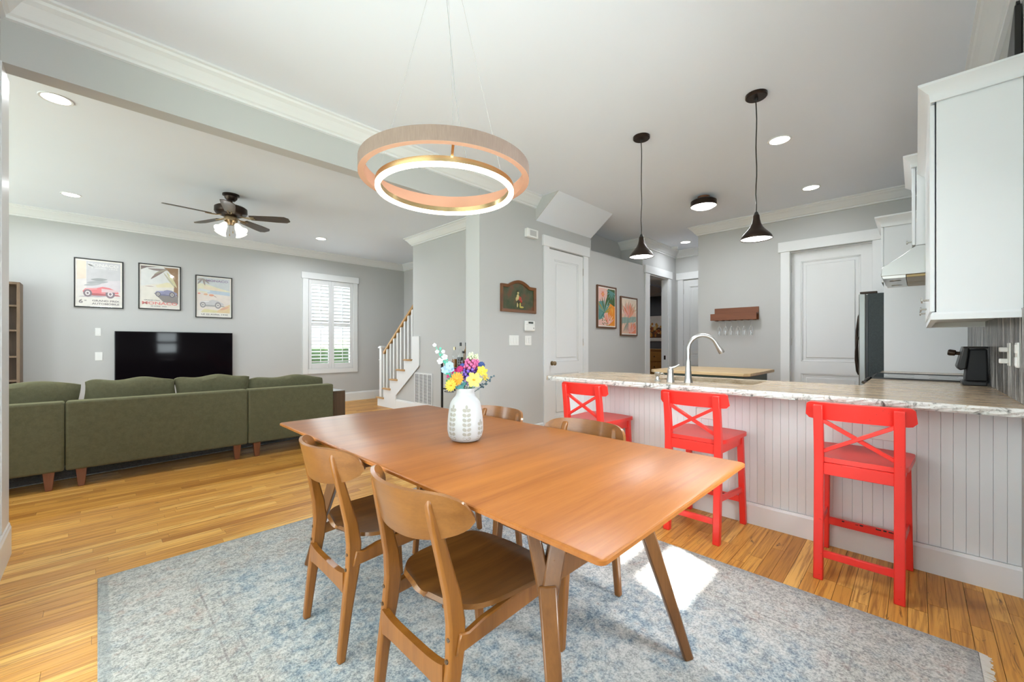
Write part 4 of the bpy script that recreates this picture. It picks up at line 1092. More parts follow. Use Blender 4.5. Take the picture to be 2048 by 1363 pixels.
for k in range(3):
    a = R(238 + 120 * k)
    p0 = Vector((RX + 0.357 * math.cos(a), RY + 0.357 * math.sin(a), ZO0 + 0.003)); p1 = Vector((RX + 0.300 * math.cos(a), RY + 0.300 * math.sin(a), ZI0 + 0.030))
    obj('strut', MB().bar(p0, p1, 0.010, 0.004), M_BRASS, ch)
    obj('suspension_wire', MB().tube([(RX + 0.365 * math.cos(a), RY + 0.365 * math.sin(a), ZO1 - 0.002), (RX + 0.02 * math.cos(a), RY + 0.02 * math.sin(a), CEIL - 0.028)], 0.0007, 6), M_WIREGREY, ch)
pc = []
a = R(238)
for i in range(15):
    q = i / 14
    pc.append((RX + (0.03 + 0.015 * math.sin(q * 9)) * math.cos(a) * (1 - q) + 0.296 * math.cos(a + 0.2) * q * q, RY + 0.03 * math.sin(a) * (1 - q) + 0.296 * math.sin(a + 0.2) * q * q, CEIL - 0.03 - (CEIL - 0.03 - ZI0 - 0.033) * q))
obj('power_cord', MB().tube(pc, 0.0013, 6), M_WIREGREY, ch, smooth=True)
bpy.data.lights.remove(lamp_o)

# ceiling fan
FX, FY = 1.164, 6.047
fan = thing('ceiling_fan', 'bronze five-blade ceiling fan with lit glass tulip shades', 'ceiling fan', (FX, FY, CEIL))
obj('canopy', MB().lathe([(0.001, 0), (0.090, 0), (0.090, -0.018), (0.070, -0.026), (0.066, -0.052), (0.042, -0.080), (0.001, -0.082)], 32, (FX, FY, CEIL)), M_BRONZE, fan, smooth=True)
obj('downrod', MB().cyl((FX, FY, CEIL - 0.078), (FX, FY, 2.895), 0.016, 0.016, 16), M_BRONZE, fan, smooth=True)
obj('motor_housing', MB().lathe([(0.001, 2.915), (0.05, 2.912), (0.150, 2.896), (0.172, 2.880), (0.174, 2.828), (0.160, 2.806), (0.110, 2.786), (0.001, 2.784)], 40, (FX, FY, 0)), M_BRONZE, fan, smooth=True)
obj('switch_housing', MB().lathe([(0.001, 2.786), (0.062, 2.786), (0.075, 2.760), (0.072, 2.722), (0.045, 2.700), (0.030, 2.672), (0.001, 2.668)], 30, (FX, FY, 0)), M_AGEDBRASS, fan, smooth=True)
M_BLADE = wood('fan_blade_wood', (0.040, 0.025, 0.015), (0.075, 0.050, 0.030), 'x', 0.35, 2)
for k in range(5):
    a = 256 + 72 * k
    T = Matrix.Translation((FX, FY, 2.775)) @ Matrix.Rotation(R(a), 4, 'Z') @ Matrix.Rotation(R(-12), 4, 'X')
    m = MB(); pts = []
    n = 10
    for i in range(n + 1):
        q = i / n; x = 0.21 + 0.45 * q
        wd = 0.052 + 0.020 * min(1, q * 1.6)
        if q > 0.9: wd *= math.sqrt(max(0.0, 1 - ((q - 0.9) / 0.1) ** 2)) * 0.5 + 0.5
        pts.append((x, wd))
    poly = [(x, w_) for x, w_ in pts] + [(x, -w_) for x, w_ in pts[::-1]]
    m.prism(poly, 'z', -0.004, 0.004)
    m.v = [tuple(T @ Vector(v)) for v in m.v]
    bl = obj('blade', m, M_BLADE, fan)
    ir = MB(); ir.tube([(0.10, 0, 0.01), (0.15, 0.0, -0.004), (0.19, 0.016, -0.007), (0.26, 0.020, -0.006)], 0.007, 8).tube([(0.15, 0.0, -0.004), (0.19, -0.016, -0.007), (0.26, -0.020, -0.006)], 0.007, 8)
    ir.v = [tuple(T @ Vector(v)) for v in ir.v]
    obj('blade_iron', ir, M_AGEDBRASS, bl, smooth=True)
for k in range(4):
    a = R(214 + 90 * k)
    dirv = Vector((math.cos(a) * 0.62, math.sin(a) * 0.62, -0.78)).normalized()
    b0 = Vector((FX + 0.05 * math.cos(a), FY + 0.05 * math.sin(a), 2.712))
    arm = obj('lamp_arm', MB().tube([b0, b0 + Vector((math.cos(a) * 0.03, math.sin(a) * 0.03, -0.005)), b0 + dirv * 0.055], 0.010, 10), M_AGEDBRASS, fan, smooth=True)
    s0 = b0 + dirv * 0.045
    prof = [(0.022, 0), (0.027, 0.015), (0.034, 0.045), (0.042, 0.080), (0.056, 0.110), (0.068, 0.125)]
    prof += [(r - 0.003, z) for r, z in prof[::-1]]
    obj('glass_shade', MB().lathe(prof, 26, s0, dirv), M_FANGLASS, arm, smooth=True)
    lamp_point('fan_bulb', fan, s0 + dirv * 0.10, 3.2, WARM, 0.03)
for dx_, zz in ((0.02, 2.60), (-0.015, 2.56)):
    obj('pull_chain', MB().tube([(FX + dx_, FY, 2.675), (FX + dx_, FY, zz)], 0.0015, 6).cyl((FX + dx_, FY, zz - 0.025), (FX + dx_, FY, zz), 0.006, 0.004, 10), M_AGEDBRASS, fan, smooth=True)

# ------------------------------------------------------------------ wall plates and gadgets
def plate(name, label, cat, axis, c, n, z, w_, h_, rockers, mat=M_PLASTIC, th=0.007):
    """axis 'y': on wall y=n facing -y, centred x=c"""
    t = thing(name, label, cat, (c, n, z))
    obj('cover', MB().box(c - w_ / 2, c + w_ / 2, n - th, n, z - h_ / 2, z + h_ / 2), mat, t, bev=0.002, seg=1)
    for i in range(rockers):
        xx = c + (i - (rockers - 1) / 2) * 0.046
        obj('rocker', MB().box(xx - 0.016, xx + 0.016, n - th - 0.004, n - th, z - 0.033, z + 0.033), mat, t, bev=0.0015, seg=1)
    return t
plate('light_switch', 'white double switch plate below the painted plaque', 'light switch', 'y', 3.512, YP, 1.243, 0.165, 0.120, 3)
plate('light_switch', 'white switch plate below the thermostat', 'light switch', 'y', 3.764, YP, 1.243, 0.118, 0.118, 2)
plate('light_switch', 'white switch plate beside the television, the upper of two', 'light switch', 'y', 0.006, YW, 1.38, 0.060, 0.115, 1)
plate('blank_plate', 'square white cover plate beside the television, the lower of two', 'wall plate', 'y', 0.014, YW, 1.02, 0.078, 0.125, 0)
th_ = thing('thermostat', 'white thermostat with small dark display beside the closet door', 'thermostat', (3.78, YP, 1.42))
obj('case', MB().box(3.695, 3.868, YP - 0.028, YP, 1.36, 1.486), M_PLASTIC, th_, bev=0.008)
obj('display', MB().box(3.745, 3.832, YP - 0.0295, YP - 0.028, 1.452, 1.475), plain('lcd_grey', (0.05, 0.055, 0.05), 0.2), th_)
obj('flap_line', MB().box(3.70, 3.863, YP - 0.029, YP - 0.028, 1.438, 1.440), plain('seam_grey', (0.4, 0.4, 0.4), 0.5), th_)
obj('button', MB().box(3.838, 3.845, YP - 0.030, YP - 0.028, 1.388, 1.404), M_DARKGREY, th_)
al = thing('door_chime', 'white door-chime box high on the wall left of the closet door', 'door chime', (3.80, YP, 2.57))
obj('case', MB().box(3.70, 3.900, YP - 0.055, YP, 2.52, 2.625), M_PLASTIC, al, bev=0.006)
obj('inset_panel', MB().box(3.745, 3.862, YP - 0.0565, YP - 0.055, 2.538, 2.607), M_WALL, al)

# ------------------------------------------------------------------ pictures: frame, print, glass
_mc = {}
PG = 0.52
def flat(col):
    k = tuple(round(min(0.90, c ** PG), 3) for c in col)
    if k not in _mc:
        _mc[k] = plain('ink_%02d' % len(_mc), k, 0.7, spec=0.1, var=0.10, scale=14)
    return _mc[k]
def ell(u, v, ru, rv, n=20, a0=0, a1=360):
    return [(u + ru * math.cos(R(a0 + (a1 - a0) * i / n)), v + rv * math.sin(R(a0 + (a1 - a0) * i / n))) for i in range(n if a1 - a0 == 360 else n + 1)]
def leaf(u, v, L, w_, ang, bend=0.0, n=7):
    a = R(ang); ca, sa = math.cos(a), math.sin(a); up = []; dn = []
    for i in range(n + 1):
        q = i / n; ww = w_ * math.sin(math.pi * min(1, q * 0.92 + 0.04)) ** 0.8; b = bend * q * q
        up.append((q * L, b + ww)); dn.append((q * L, b - ww))
    return [(u + x * ca - y * sa, v + x * sa + y * ca) for x, y in up + dn[::-1]]
def clipped(poly, m, w_, h_):
    return [(min(max(u, m), w_ - m), min(max(v, m), h_ - m)) for u, v in poly]
def picture(name, label, x0, x1, z0, z1, wall_y, layers, texts, frame_mat, fw=0.014, depth=0.022, paper=(0.72, 0.66, 0.58), mat_m=0.03, glass=True, cat='poster', group=None):
    """hangs on a wall whose face is y = wall_y and looks towards -y; layer coords u (x) and v (z) in metres from the lower-left"""
    t = thing(name, label, cat, ((x0 + x1) / 2, wall_y, z0), group=group)
    W_, H_ = x1 - x0, z1 - z0
    yb = wall_y - 0.001; yf = wall_y - depth
    f = MB().box(x0, x0 + fw, yf, yb, z0, z1).box(x1 - fw, x1, yf, yb, z0, z1).box(x0 + fw, x1 - fw, yf, yb, z0, z0 + fw).box(x0 + fw, x1 - fw, yf, yb, z1 - fw, z1)
    obj('frame', f, frame_mat, t, bev=0.002, seg=1)
    yp = yf + 0.010
    mats = [flat(paper)]; idx = {}
    p = MB().box(x0 + fw, x1 - fw, yp, yb, z0 + fw, z1 - fw)
    for i, (col, poly) in enumerate(layers):
        k = tuple(col)
        if k not in idx: idx[k] = len(mats); mats.append(flat(k))
        p.cur = idx[k]
        pl = clipped(poly, mat_m, W_, H_)
        yy_ = yp - 0.0004 - 0.00012 * i
        p.add([(x0 + u, yy_, z0 + v) for u, v in pl], [tuple(range(len(pl)))])
    pr = obj('print', p, mats, t)
    for i, (s_, u, v, size, col, sx) in enumerate(texts):
        cu = bpy.data.curves.new('lettering', 'FONT'); cu.body = s_; cu.size = size; cu.align_x = 'CENTER'; cu.offset = size * 0.028; cu.resolution_u = 2
        to = bpy.data.objects.new('lettering_tmp', cu); C.objects.link(to)
        bpy.context.view_layer.update()
        me = bpy.data.meshes.new_from_object(to.evaluated_get(bpy.context.evaluated_depsgraph_get()))
        bpy.data.objects.remove(to)
        wd = max((vv.co.x for vv in me.vertices), default=1) - min((vv.co.x for vv in me.vertices), default=0)
        k = sx / wd
        for vv in me.vertices:
            c = vv.co
            vv.co = Vector((x0 + u + c.x * k, yp - 0.0004 - 0.00012 * (len(layers) + 2 + i), z0 + v + c.y)) - wloc(pr)
        me.name = 'lettering'
        me.materials.clear(); me.materials.append(flat(col))
        lo = bpy.data.objects.new('lettering', me); C.objects.link(lo); lo.parent = pr
    if glass:
        obj('glass', MB().box(x0 + fw, x1 - fw, yf + 0.0035, yf + 0.0055, z0 + fw, z1 - fw), M_PICGLASS, t)
    return t

def car(u, v, s, body, dark=(0.05, 0.04, 0.05), light=(0.7, 0.66, 0.62)):
    """a plain rounded roadster shape"""
    L = []
    L.append((tuple(x * 0.5 for x in body), [(u - 0.9 * s, v - 0.10 * s), (u + 1.0 * s, v - 0.16 * s), (u + 1.2 * s, v - 0.28 * s), (u - 0.7 * s, v - 0.30 * s)]))
    L.append((body, [(u - 1.0 * s, v), (u - 0.85 * s, v + 0.22 * s), (u - 0.2 * s, v + 0.30 * s), (u + 0.1 * s, v + 0.42 * s), (u + 0.5 * s, v + 0.36 * s), (u + 1.0 * s, v + 0.08 * s), (u + 1.05 * s, v - 0.10 * s), (u - 0.95 * s, v - 0.14 * s)]))
    L.append((tuple(min(1, x * 1.5 + 0.12) for x in body), [(u - 0.9 * s, v + 0.10 * s), (u - 0.2 * s, v + 0.20 * s), (u - 0.2 * s, v + 0.26 * s), (u - 0.8 * s, v + 0.20 * s)]))
    for du, r in ((-0.72, 0.30), (0.55, 0.34)):
        L.append((dark, ell(u + du * s, v - 0.14 * s, r * 0.8 * s, r * s)))
        L.append((light, ell(u + du * s, v - 0.14 * s, r * 0.45 * s, r * 0.58 * s)))
        L.append((dark, ell(u + du * s, v - 0.14 * s, r * 0.22 * s, r * 0.3 * s)))
    return L
k_ = 8.58 / 8.69
def px(a): return a * k_
def pz_(z): return 1.19 + (z - 1.19) * k_
PB = M_BLACK
INK = (0.10, 0.085, 0.085)
# poster 1: cream and grey print
Ls = [((0.62, 0.56, 0.52), [(0.03, 0.14), (0.482, 0.14), (0.482, 0.675), (0.03, 0.675)]),
      ((0.66, 0.50, 0.36), [(0.03, 0.40), (0.12, 0.42), (0.12, 0.675), (0.03, 0.675)]),
      ((0.38, 0.37, 0.385), [(0.125, 0.28), (0.482, 0.26), (0.482, 0.675), (0.125, 0.675)]),
      ((0.50, 0.44, 0.47), [(0.125, 0.26), (0.482, 0.24), (0.482, 0.42), (0.30, 0.40), (0.125, 0.34)]),
      ((0.20, 0.21, 0.22), leaf(0.13, 0.36, 0.22, 0.022, 8)), ((0.15, 0.155, 0.16), leaf(0.17, 0.41, 0.17, 0.020, 4)), ((0.24, 0.25, 0.26), leaf(0.10, 0.32, 0.18, 0.020, 12)),
      ((0.64, 0.58, 0.53), [(0.03, 0.14), (0.482, 0.14), (0.482, 0.25), (0.03, 0.27)]),
      ((0.22, 0.18, 0.22), leaf(0.05, 0.155, 0.38, 0.010, 6)), ((0.30, 0.27, 0.30), leaf(0.20, 0.15, 0.26, 0.008, 12))]
Ls += car(0.27, 0.235, 0.185, (0.62, 0.075, 0.085), (0.09, 0.06, 0.075), (0.62, 0.55, 0.56))
Ls += [((0.58, 0.36, 0.38), [(0.28, 0.23), (0.45, 0.24), (0.45, 0.27), (0.28, 0.285)])]
picture('framed_poster', 'black-framed cream and grey racing poster, leftmost on the wall', px(-0.24), px(0.28), pz_(1.74), pz_(2.46), YW, Ls,
        [('MONACO', 0.30, 0.605, 0.062, (0.60, 0.57, 0.54), 0.32), ('2 AVRIL 1934', 0.31, 0.575, 0.020, (0.62, 0.60, 0.57), 0.28), ('6', 0.068, 0.062, 0.075, INK, 0.042), ('GRAND PRIX', 0.325, 0.092, 0.036, INK, 0.29), ('AUTOMOBILE', 0.325, 0.048, 0.036, INK, 0.29), ('ME', 0.115, 0.095, 0.018, INK, 0.022)], PB)
# poster 2: brown palm, blue car, red lettering
Ls = [((0.60, 0.60, 0.57), [(0.03, 0.20), (0.482, 0.20), (0.482, 0.68), (0.03, 0.68)]),
      ((0.66, 0.60, 0.50), [(0.03, 0.05), (0.482, 0.05), (0.482, 0.40), (0.25, 0.42), (0.03, 0.36)]),
      ((0.68, 0.58, 0.30), [(0.20, 0.38), (0.34, 0.44), (0.46, 0.42), (0.46, 0.37), (0.22, 0.35)]),
      ((0.14, 0.06, 0.025), [(0.30, 0.675), (0.482, 0.68), (0.482, 0.20), (0.425, 0.28), (0.43, 0.45), (0.405, 0.55), (0.36, 0.62)]),
      ((0.075, 0.05, 0.045), [(0.03, 0.675), (0.25, 0.675), (0.10, 0.655), (0.03, 0.615)]),
      ((0.10, 0.065, 0.06), leaf(0.34, 0.65, 0.22, 0.018, 196, -0.05)), ((0.10, 0.06, 0.055), leaf(0.33, 0.64, 0.24, 0.020, 212, 0.04)), ((0.20, 0.16, 0.10), leaf(0.35, 0.64, 0.18, 0.014, 190, 0.06)),
      ((0.45, 0.40, 0.16), leaf(0.34, 0.60, 0.26, 0.020, -62)), ((0.30, 0.28, 0.16), leaf(0.30, 0.59, 0.26, 0.012, -58)),
      ((0.10, 0.085, 0.08), [(0.18, 0.26), (0.30, 0.12), (0.48, 0.10), (0.48, 0.22), (0.36, 0.24)])]
Ls += car(0.33, 0.265, 0.135, (0.115, 0.115, 0.24), (0.05, 0.045, 0.06), (0.40, 0.36, 0.30))
Ls += [((0.35, 0.22, 0.20), leaf(0.08, 0.36, 0.10, 0.007, 0))]
picture('framed_poster', 'black-framed poster with brown palm and large red lettering, middle of three', px(0.45), px(0.972), pz_(1.755), pz_(2.477), YW, Ls,
        [('MONACO', 0.255, 0.078, 0.062, (0.62, 0.10, 0.09), 0.43), ('GRAND PRIX', 0.16, 0.138, 0.020, INK, 0.19), ('23 AVRIL 1933', 0.24, 0.045, 0.022, INK, 0.19)], PB)
# poster 3: yellow hills, violet lettering
Ls = [((0.42, 0.46, 0.46), [(0.03, 0.40), (0.482, 0.40), (0.482, 0.68), (0.03, 0.68)]),
      ((0.62, 0.57, 0.33), [(0.03, 0.40), (0.482, 0.40), (0.482, 0.47), (0.30, 0.52), (0.14, 0.57), (0.03, 0.58)]),
      ((0.68, 0.54, 0.34), [(0.10, 0.44), (0.40, 0.47), (0.25, 0.52), (0.12, 0.54)]),
      ((0.30, 0.40, 0.50), [(0.14, 0.40), (0.482, 0.385), (0.482, 0.455), (0.20, 0.47)]), ((0.50, 0.56, 0.56), [(0.03, 0.45), (0.20, 0.43), (0.20, 0.47), (0.06, 0.49)]),
      ((0.66, 0.55, 0.47), [(0.03, 0.12), (0.482, 0.12), (0.482, 0.39), (0.22, 0.41), (0.03, 0.43)]),
      ((0.64, 0.40, 0.16), [(0.26, 0.09), (0.482, 0.09), (0.482, 0.24), (0.38, 0.19)]), ((0.62, 0.52, 0.20), [(0.07, 0.09), (0.30, 0.09), (0.30, 0.13), (0.12, 0.15)]),
      ((0.56, 0.22, 0.12), leaf(0.34, 0.14, 0.14, 0.02, 25)),
      ((0.16, 0.13, 0.12), leaf(0.10, 0.66, 0.12, 0.014, 235)), ((0.20, 0.15, 0.13), leaf(0.10, 0.66, 0.12, 0.014, 285)), ((0.24, 0.19, 0.15), leaf(0.10, 0.66, 0.10, 0.012, 200)), ((0.18, 0.15, 0.12), leaf(0.10, 0.66, 0.12, 0.014, 318)),
      ((0.62, 0.16, 0.08), ell(0.22, 0.385, 0.035, 0.018)), ((0.66, 0.26, 0.12), ell(0.14, 0.395, 0.03, 0.016)), ((0.58, 0.12, 0.08), ell(0.05, 0.405, 0.02, 0.012)), ((0.25, 0.16, 0.14), leaf(0.25, 0.38, 0.05, 0.006, -35))]
Ls += car(0.22, 0.24, 0.165, (0.42, 0.40, 0.40), (0.14, 0.125, 0.13), (0.60, 0.56, 0.50))
picture('framed_poster', 'black-framed poster with yellow hills and violet lettering, rightmost of three', px(1.164), px(1.688), pz_(1.655), pz_(2.376), YW, Ls,
        [('MONACO', 0.30, 0.615, 0.052, (0.17, 0.11, 0.22), 0.31), ('LE 22 AVRIL 1930', 0.265, 0.048, 0.030, INK, 0.37)], PB)

# two floral paintings
PG = 0.92
random.seed(5)
PINK, CORAL, ORANGE, TEAL, GREEN, CREAM, OLIVE = (0.72, 0.36, 0.32), (0.72, 0.22, 0.13), (0.72, 0.24, 0.035), (0.10, 0.24, 0.22), (0.06, 0.105, 0.045), (0.75, 0.56, 0.42), (0.34, 0.26, 0.06)
Ls = [((0.70, 0.42, 0.36), [(0.03, 0.03), (0.52, 0.03), (0.52, 0.62), (0.03, 0.62)]), (GREEN, [(0.25, 0.35), (0.52, 0.35), (0.52, 0.62), (0.30, 0.62)]), (TEAL, [(0.03, 0.12), (0.20, 0.16), (0.18, 0.42), (0.03, 0.40)]), (ORANGE, [(0.26, 0.03), (0.52, 0.03), (0.52, 0.34), (0.34, 0.40)])]
for i in range(11): Ls.append((random.choice([TEAL, GREEN, OLIVE, (0.16, 0.32, 0.26)]), leaf(0.20, 0.24, 0.24, 0.015, 10 + 16 * i)))
for i in range(7): Ls.append((random.choice([TEAL, (0.05, 0.16, 0.15)]), leaf(0.06, 0.14, 0.20, 0.014, 35 + 14 * i)))
for i in range(8): Ls.append((random.choice([PINK, CREAM, CORAL]), leaf(0.30, 0.05, 0.20, 0.012, 30 + 16 * i)))
for i in range(7): Ls.append((random.choice([TEAL, (0.30, 0.38, 0.30), OLIVE]), leaf(0.40, 0.58, 0.14, 0.013, 180 + 26 * i)))
for i in range(6): Ls.append((CORAL, leaf(0.15, 0.52, 0.05, 0.014, 60 * i)))
Ls.append(((0.74, 0.50, 0.12), ell(0.15, 0.52, 0.014, 0.014)))
for i in range(7): Ls.append((random.choice([ORANGE, (0.74, 0.36, 0.05)]), leaf(0.42, 0.20, 0.12, 0.016, 70 + 15 * i)))
for i in range(12): Ls.append((GREEN, ell(0.22 + random.uniform(-0.09, 0.14), 0.08 + random.uniform(-0.035, 0.06), 0.012, 0.010, 8)))
picture('framed_painting', 'wood-framed jungle floral painting in teal, pink and orange', 5.285, 5.835, 1.446, 2.098, YP, Ls, [], M_FRAME_BROWN, 0.022, 0.03, (0.74, 0.68, 0.62), 0.04, False, 'painting')
Ls = [((0.72, 0.46, 0.34), [(0.03, 0.03), (0.53, 0.03), (0.53, 0.62), (0.03, 0.62)]), ((0.74, 0.60, 0.48), [(0.03, 0.36), (0.53, 0.40), (0.53, 0.62), (0.03, 0.62)]), ((0.26, 0.34, 0.30), [(0.03, 0.20), (0.53, 0.24), (0.53, 0.33), (0.03, 0.30)]), (CORAL, [(0.26, 0.03), (0.53, 0.03), (0.53, 0.22), (0.36, 0.20)])]
for i in range(9): Ls.append((random.choice([PINK, (0.72, 0.30, 0.20), CORAL]), leaf(0.26, 0.30, 0.26, 0.026, 35 + 14 * i)))
for i in range(6): Ls.append((random.choice([(0.20, 0.30, 0.26), (0.34, 0.40, 0.34)]), leaf(0.05 + 0.08 * i, 0.17, 0.19, 0.012, 100 - 12 * i)))
for i in range(6): Ls.append(((0.28, 0.24, 0.10), leaf(0.10 + 0.07 * i, 0.36 + 0.02 * (i % 3), 0.20, 0.007, 110 - 14 * i)))
for i in range(8): Ls.append((random.choice([CORAL, PINK, (0.74, 0.40, 0.30)]), leaf(0.32, 0.05, 0.18, 0.013, 25 + 18 * i)))
for i in range(5): Ls.append(((0.20, 0.26, 0.22), leaf(0.06 + 0.04 * i, 0.06, 0.20, 0.007, 50 + 8 * i)))
picture('framed_painting', 'wood-framed peach and coral leaf painting, nearer the hall doorway', 5.975, 6.525, 1.338, 1.984, YP, Ls, [], M_FRAME_BROWN, 0.022, 0.03, (0.74, 0.68, 0.62), 0.04, False, 'painting')

# arched wooden plaque with small painted figure
pq = thing('arched_plaque', 'arched brown wooden plaque with small figure on mottled green ground', 'wall plaque', (3.59, YP, 1.58))
def arch(i):
    x0, x1, z0, zs, zt = 3.284 + i, 3.893 - i, 1.580 + i, 1.905 - i, 1.968 - i
    xm = (x0 + x1) / 2; hw = 0.185
    pts = [(x0, z0), (x1, z0), (x1, zs)]
    for q in range(13):
        f_ = q / 12; xx = xm + hw - 2 * hw * f_
        s_ = math.sin(math.pi * f_) ** 0.9
        pts.append((xx, zs + (zt - zs) * s_))
    pts.append((x0, zs)); return pts
o_, i_ = arch(0), arch(0.036)
fm = MB(); n = len(o_)
vs = [(x, YP - 0.030, z) for x, z in o_] + [(x, YP - 0.020, z) for x, z in i_] + [(x, YP - 0.001, z) for x, z in o_] + [(x, YP - 0.006, z) for x, z in i_]
fs = []
for a in range(n):
    b = (a + 1) % n
    fs += [(a, b, n + b, n + a), (a, 2 * n + a, 2 * n + b, b), (n + a, n + b, 3 * n + b, 3 * n + a)]
fm.add(vs, fs); obj('frame', fm, M_PLAQUE, pq, bev=0.003, seg=1)
def mk_mottle():
    t = NT('mottled_green'); v = t.coord(); a = t.noise(v, 6, 4, 0.6)
    t.set(color=t.ramp(a, [(0.36, (0.035, 0.055, 0.022)), (0.52, (0.075, 0.075, 0.035)), (0.64, (0.17, 0.055, 0.025))]), rough=0.6); return t.m
obj('painted_ground', MB().prism(i_, 'y', YP - 0.008, YP - 0.004), mk_mottle(), pq)
fgx, fgz = 3.575, 1.70
fg = MB(); mats = [plain('figure_cream', (0.55, 0.45, 0.22), 0.5), plain('figure_red', (0.42, 0.045, 0.025), 0.5), plain('figure_dark', (0.05, 0.035, 0.02), 0.5), plain('figure_yellow', (0.55, 0.47, 0.12), 0.5)]
def blob(ci, u, v, ru, rv, d=0.012):
    fg.cur = ci
    fg.lathe([(0.001, -1), (0.5, -0.87), (0.87, -0.5), (1, 0), (0.87, 0.5), (0.5, 0.87), (0.001, 1)], 12, (0, 0, 0))
    m = len(fg.v) - 7 * 12
    for q in range(m, len(fg.v)):
        x, y_, z = fg.v[q]; fg.v[q] = (fgx + u + x * ru, YP - 0.012 + y_ * d, fgz + v + z * rv)
for a in ((0, 0.0, 0.115, 0.014, 0.018), (2, 0.0, 0.135, 0.018, 0.010), (0, -0.005, 0.065, 0.022, 0.035), (1, 0.03, 0.045, 0.030, 0.032), (1, 0.05, 0.02, 0.022, 0.020), (2, 0.015, 0.012, 0.022, 0.022), (0, -0.012, -0.030, 0.008, 0.030), (3, 0.035, -0.030, 0.007, 0.035), (3, 0.065, -0.055, 0.034, 0.012), (0, -0.025, 0.04, 0.016, 0.024)): blob(*a)
obj('figure', fg, mats, pq, smooth=True)

# ------------------------------------------------------------------ living room
tv = thing('television', 'large black flat-screen television on the wall behind the sofa', 'television', (0.92, YW, 0.55))
obj('housing', MB().box(0.18, 1.665, YW - 0.055, YW - 0.02, 0.545, 1.395), M_BLACKPL, tv, bev=0.004, seg=1)
obj('screen', MB().box(0.189, 1.656, YW - 0.0575, YW - 0.055, 0.565, 1.387), M_SCREEN, tv)
obj('wall_mount', MB().box(0.70, 1.15, YW - 0.02, YW, 0.80, 1.15), M_BLACK, tv)

bk = thing('bookcase', 'tall narrow brown bookcase standing against the poster wall', 'bookcase', (-1.13, YW - 0.15, 0))
bx0, bx1, by0, by1, bzt = -1.54, -0.705, YW - 0.31, YW - 0.005, 2.00
obj('side_panel', MB().box(bx1 - 0.03, bx1, by0, by1, 0, bzt), M_SHELF, bk, bev=0.002, seg=1)
obj('side_panel', MB().box(bx0, bx0 + 0.03, by0, by1, 0, bzt), M_SHELF, bk, bev=0.002, seg=1)
obj('top_board', MB().box(bx0 + 0.03, bx1 - 0.03, by0, by1, bzt - 0.03, bzt), M_SHELF, bk)
obj('back_board', MB().box(bx0 + 0.03, bx1 - 0.03, by1 - 0.012, by1, 0.05, bzt - 0.03), M_WALNUT, bk)
for z in (0.06, 0.40, 0.735, 1.045, 1.385, 1.705):
    obj('shelf', MB().box(bx0 + 0.03, bx1 - 0.03, by0 + 0.005, by1 - 0.012, z - 0.022, z), M_SHELF, bk)
o = obj('white_remote', MB().box(-0.905, -0.80, by0 + 0.02, by0 + 0.06, 1.0455, 1.066), M_PLASTIC, bev=0.006); tag(o, 'small white remote lying on a bookcase shelf', 'remote')

# olive sectional sofa, seen from behind
sf = thing('sectional_sofa', 'olive green velvet sectional sofa with wooden legs facing the television', 'sofa', (0.4, 5.4, 0))
SB, ST, SY0 = 0.150, 0.720, 4.985
def cushion(name, x0, x1, y0, y1, z0, z1, puff, seed, parent, lean=0.0, bow=0.0):
    random.seed(seed); m = MB()
    ph = [random.uniform(0, 6.28) for _ in range(4)]
    def face(sgn):
        def fn(u, v):
            e = (1 - (2 * u - 1) ** 4) * (1 - (2 * v - 1) ** 4)
            th = (y1 - y0) / 2 * (0.30 + 0.70 * e ** 0.45) + 0.006 * math.sin(9 * u + ph[0]) * math.sin(7 * v + ph[1]) * e
            corner = -0.022 * (abs(2 * u - 1) ** 8) * v
            z = z0 + (z1 - z0) * v + (puff * math.sin(math.pi * u) * (v if v > 0.5 else 0) * 0.2) - bow * math.sin(math.pi * u) * v + 0.012 * math.sin(11 * u + ph[2]) * v + corner
            x = x0 + (x1 - x0) * u + 0.010 * math.sin(6 * v + ph[3]) * (2 * u - 1)
            return (x, (y0 + y1) / 2 + sgn * th + lean * v, z)
        return fn
    nu, nv = 26, 12
    m.grid(face(-1), nu, nv); m.grid(face(1), nu, nv)
    k = nv + 1; b = (nu + 1) * k
    rim = [i * k for i in range(nu)] + [nu * k + j for j in range(nv)] + [i * k + nv for i in range(nu, 0, -1)] + [j for j in range(nv, 0, -1)]
    for a, c in zip(rim, rim[1:] + rim[:1]):
        m.f.append((a, c, b + c, b + a)); m.m.append(0)
    return obj(name, m, M_SOFA, parent, smooth=True)
for a, b in ((-1.60, -0.192), (-0.186, 1.108), (1.114, 1.995)):
    obj('back_panel', MB().box(a, b, SY0, SY0 + 0.15, SB, ST), M_SOFA, sf, bev=0.018, seg=3)
    obj('seat_base', MB().box(a, b, SY0 + 0.152, SY0 + 0.95, SB, 0.31), M_SOFA, sf, bev=0.015, seg=2)
    obj('seat_cushion', MB().box(a + 0.005, b - 0.005, SY0 + 0.17, SY0 + 0.96, 0.312, 0.455), M_SOFA, sf, bev=0.035, seg=3)
obj('chaise_base', MB().box(-1.60, -0.70, SY0 + 0.952, SY0 + 1.6, SB, 0.31), M_SOFA, sf, bev=0.015)
obj('chaise_cushion', MB().box(-1.595, -0.705, SY0 + 0.965, SY0 + 1.6, 0.312, 0.455), M_SOFA, sf, bev=0.035, seg=3)
for i, (a, b, zt, bw_) in enumerate(((-0.98, -0.112, 0.872, 0.012), (-0.085, 0.545, 0.872, 0.008), (0.548, 1.165, 0.862, 0.004), (1.175, 1.945, 0.812, -0.006))):
    cushion('back_cushion', a, b, SY0 + 0.155, SY0 + 0.34, 0.455, zt, 0.05, 40 + i, sf, 0.015, bw_)
LEGX = (-1.45, -0.279, -0.095, 1.02, 1.20, 1.90)
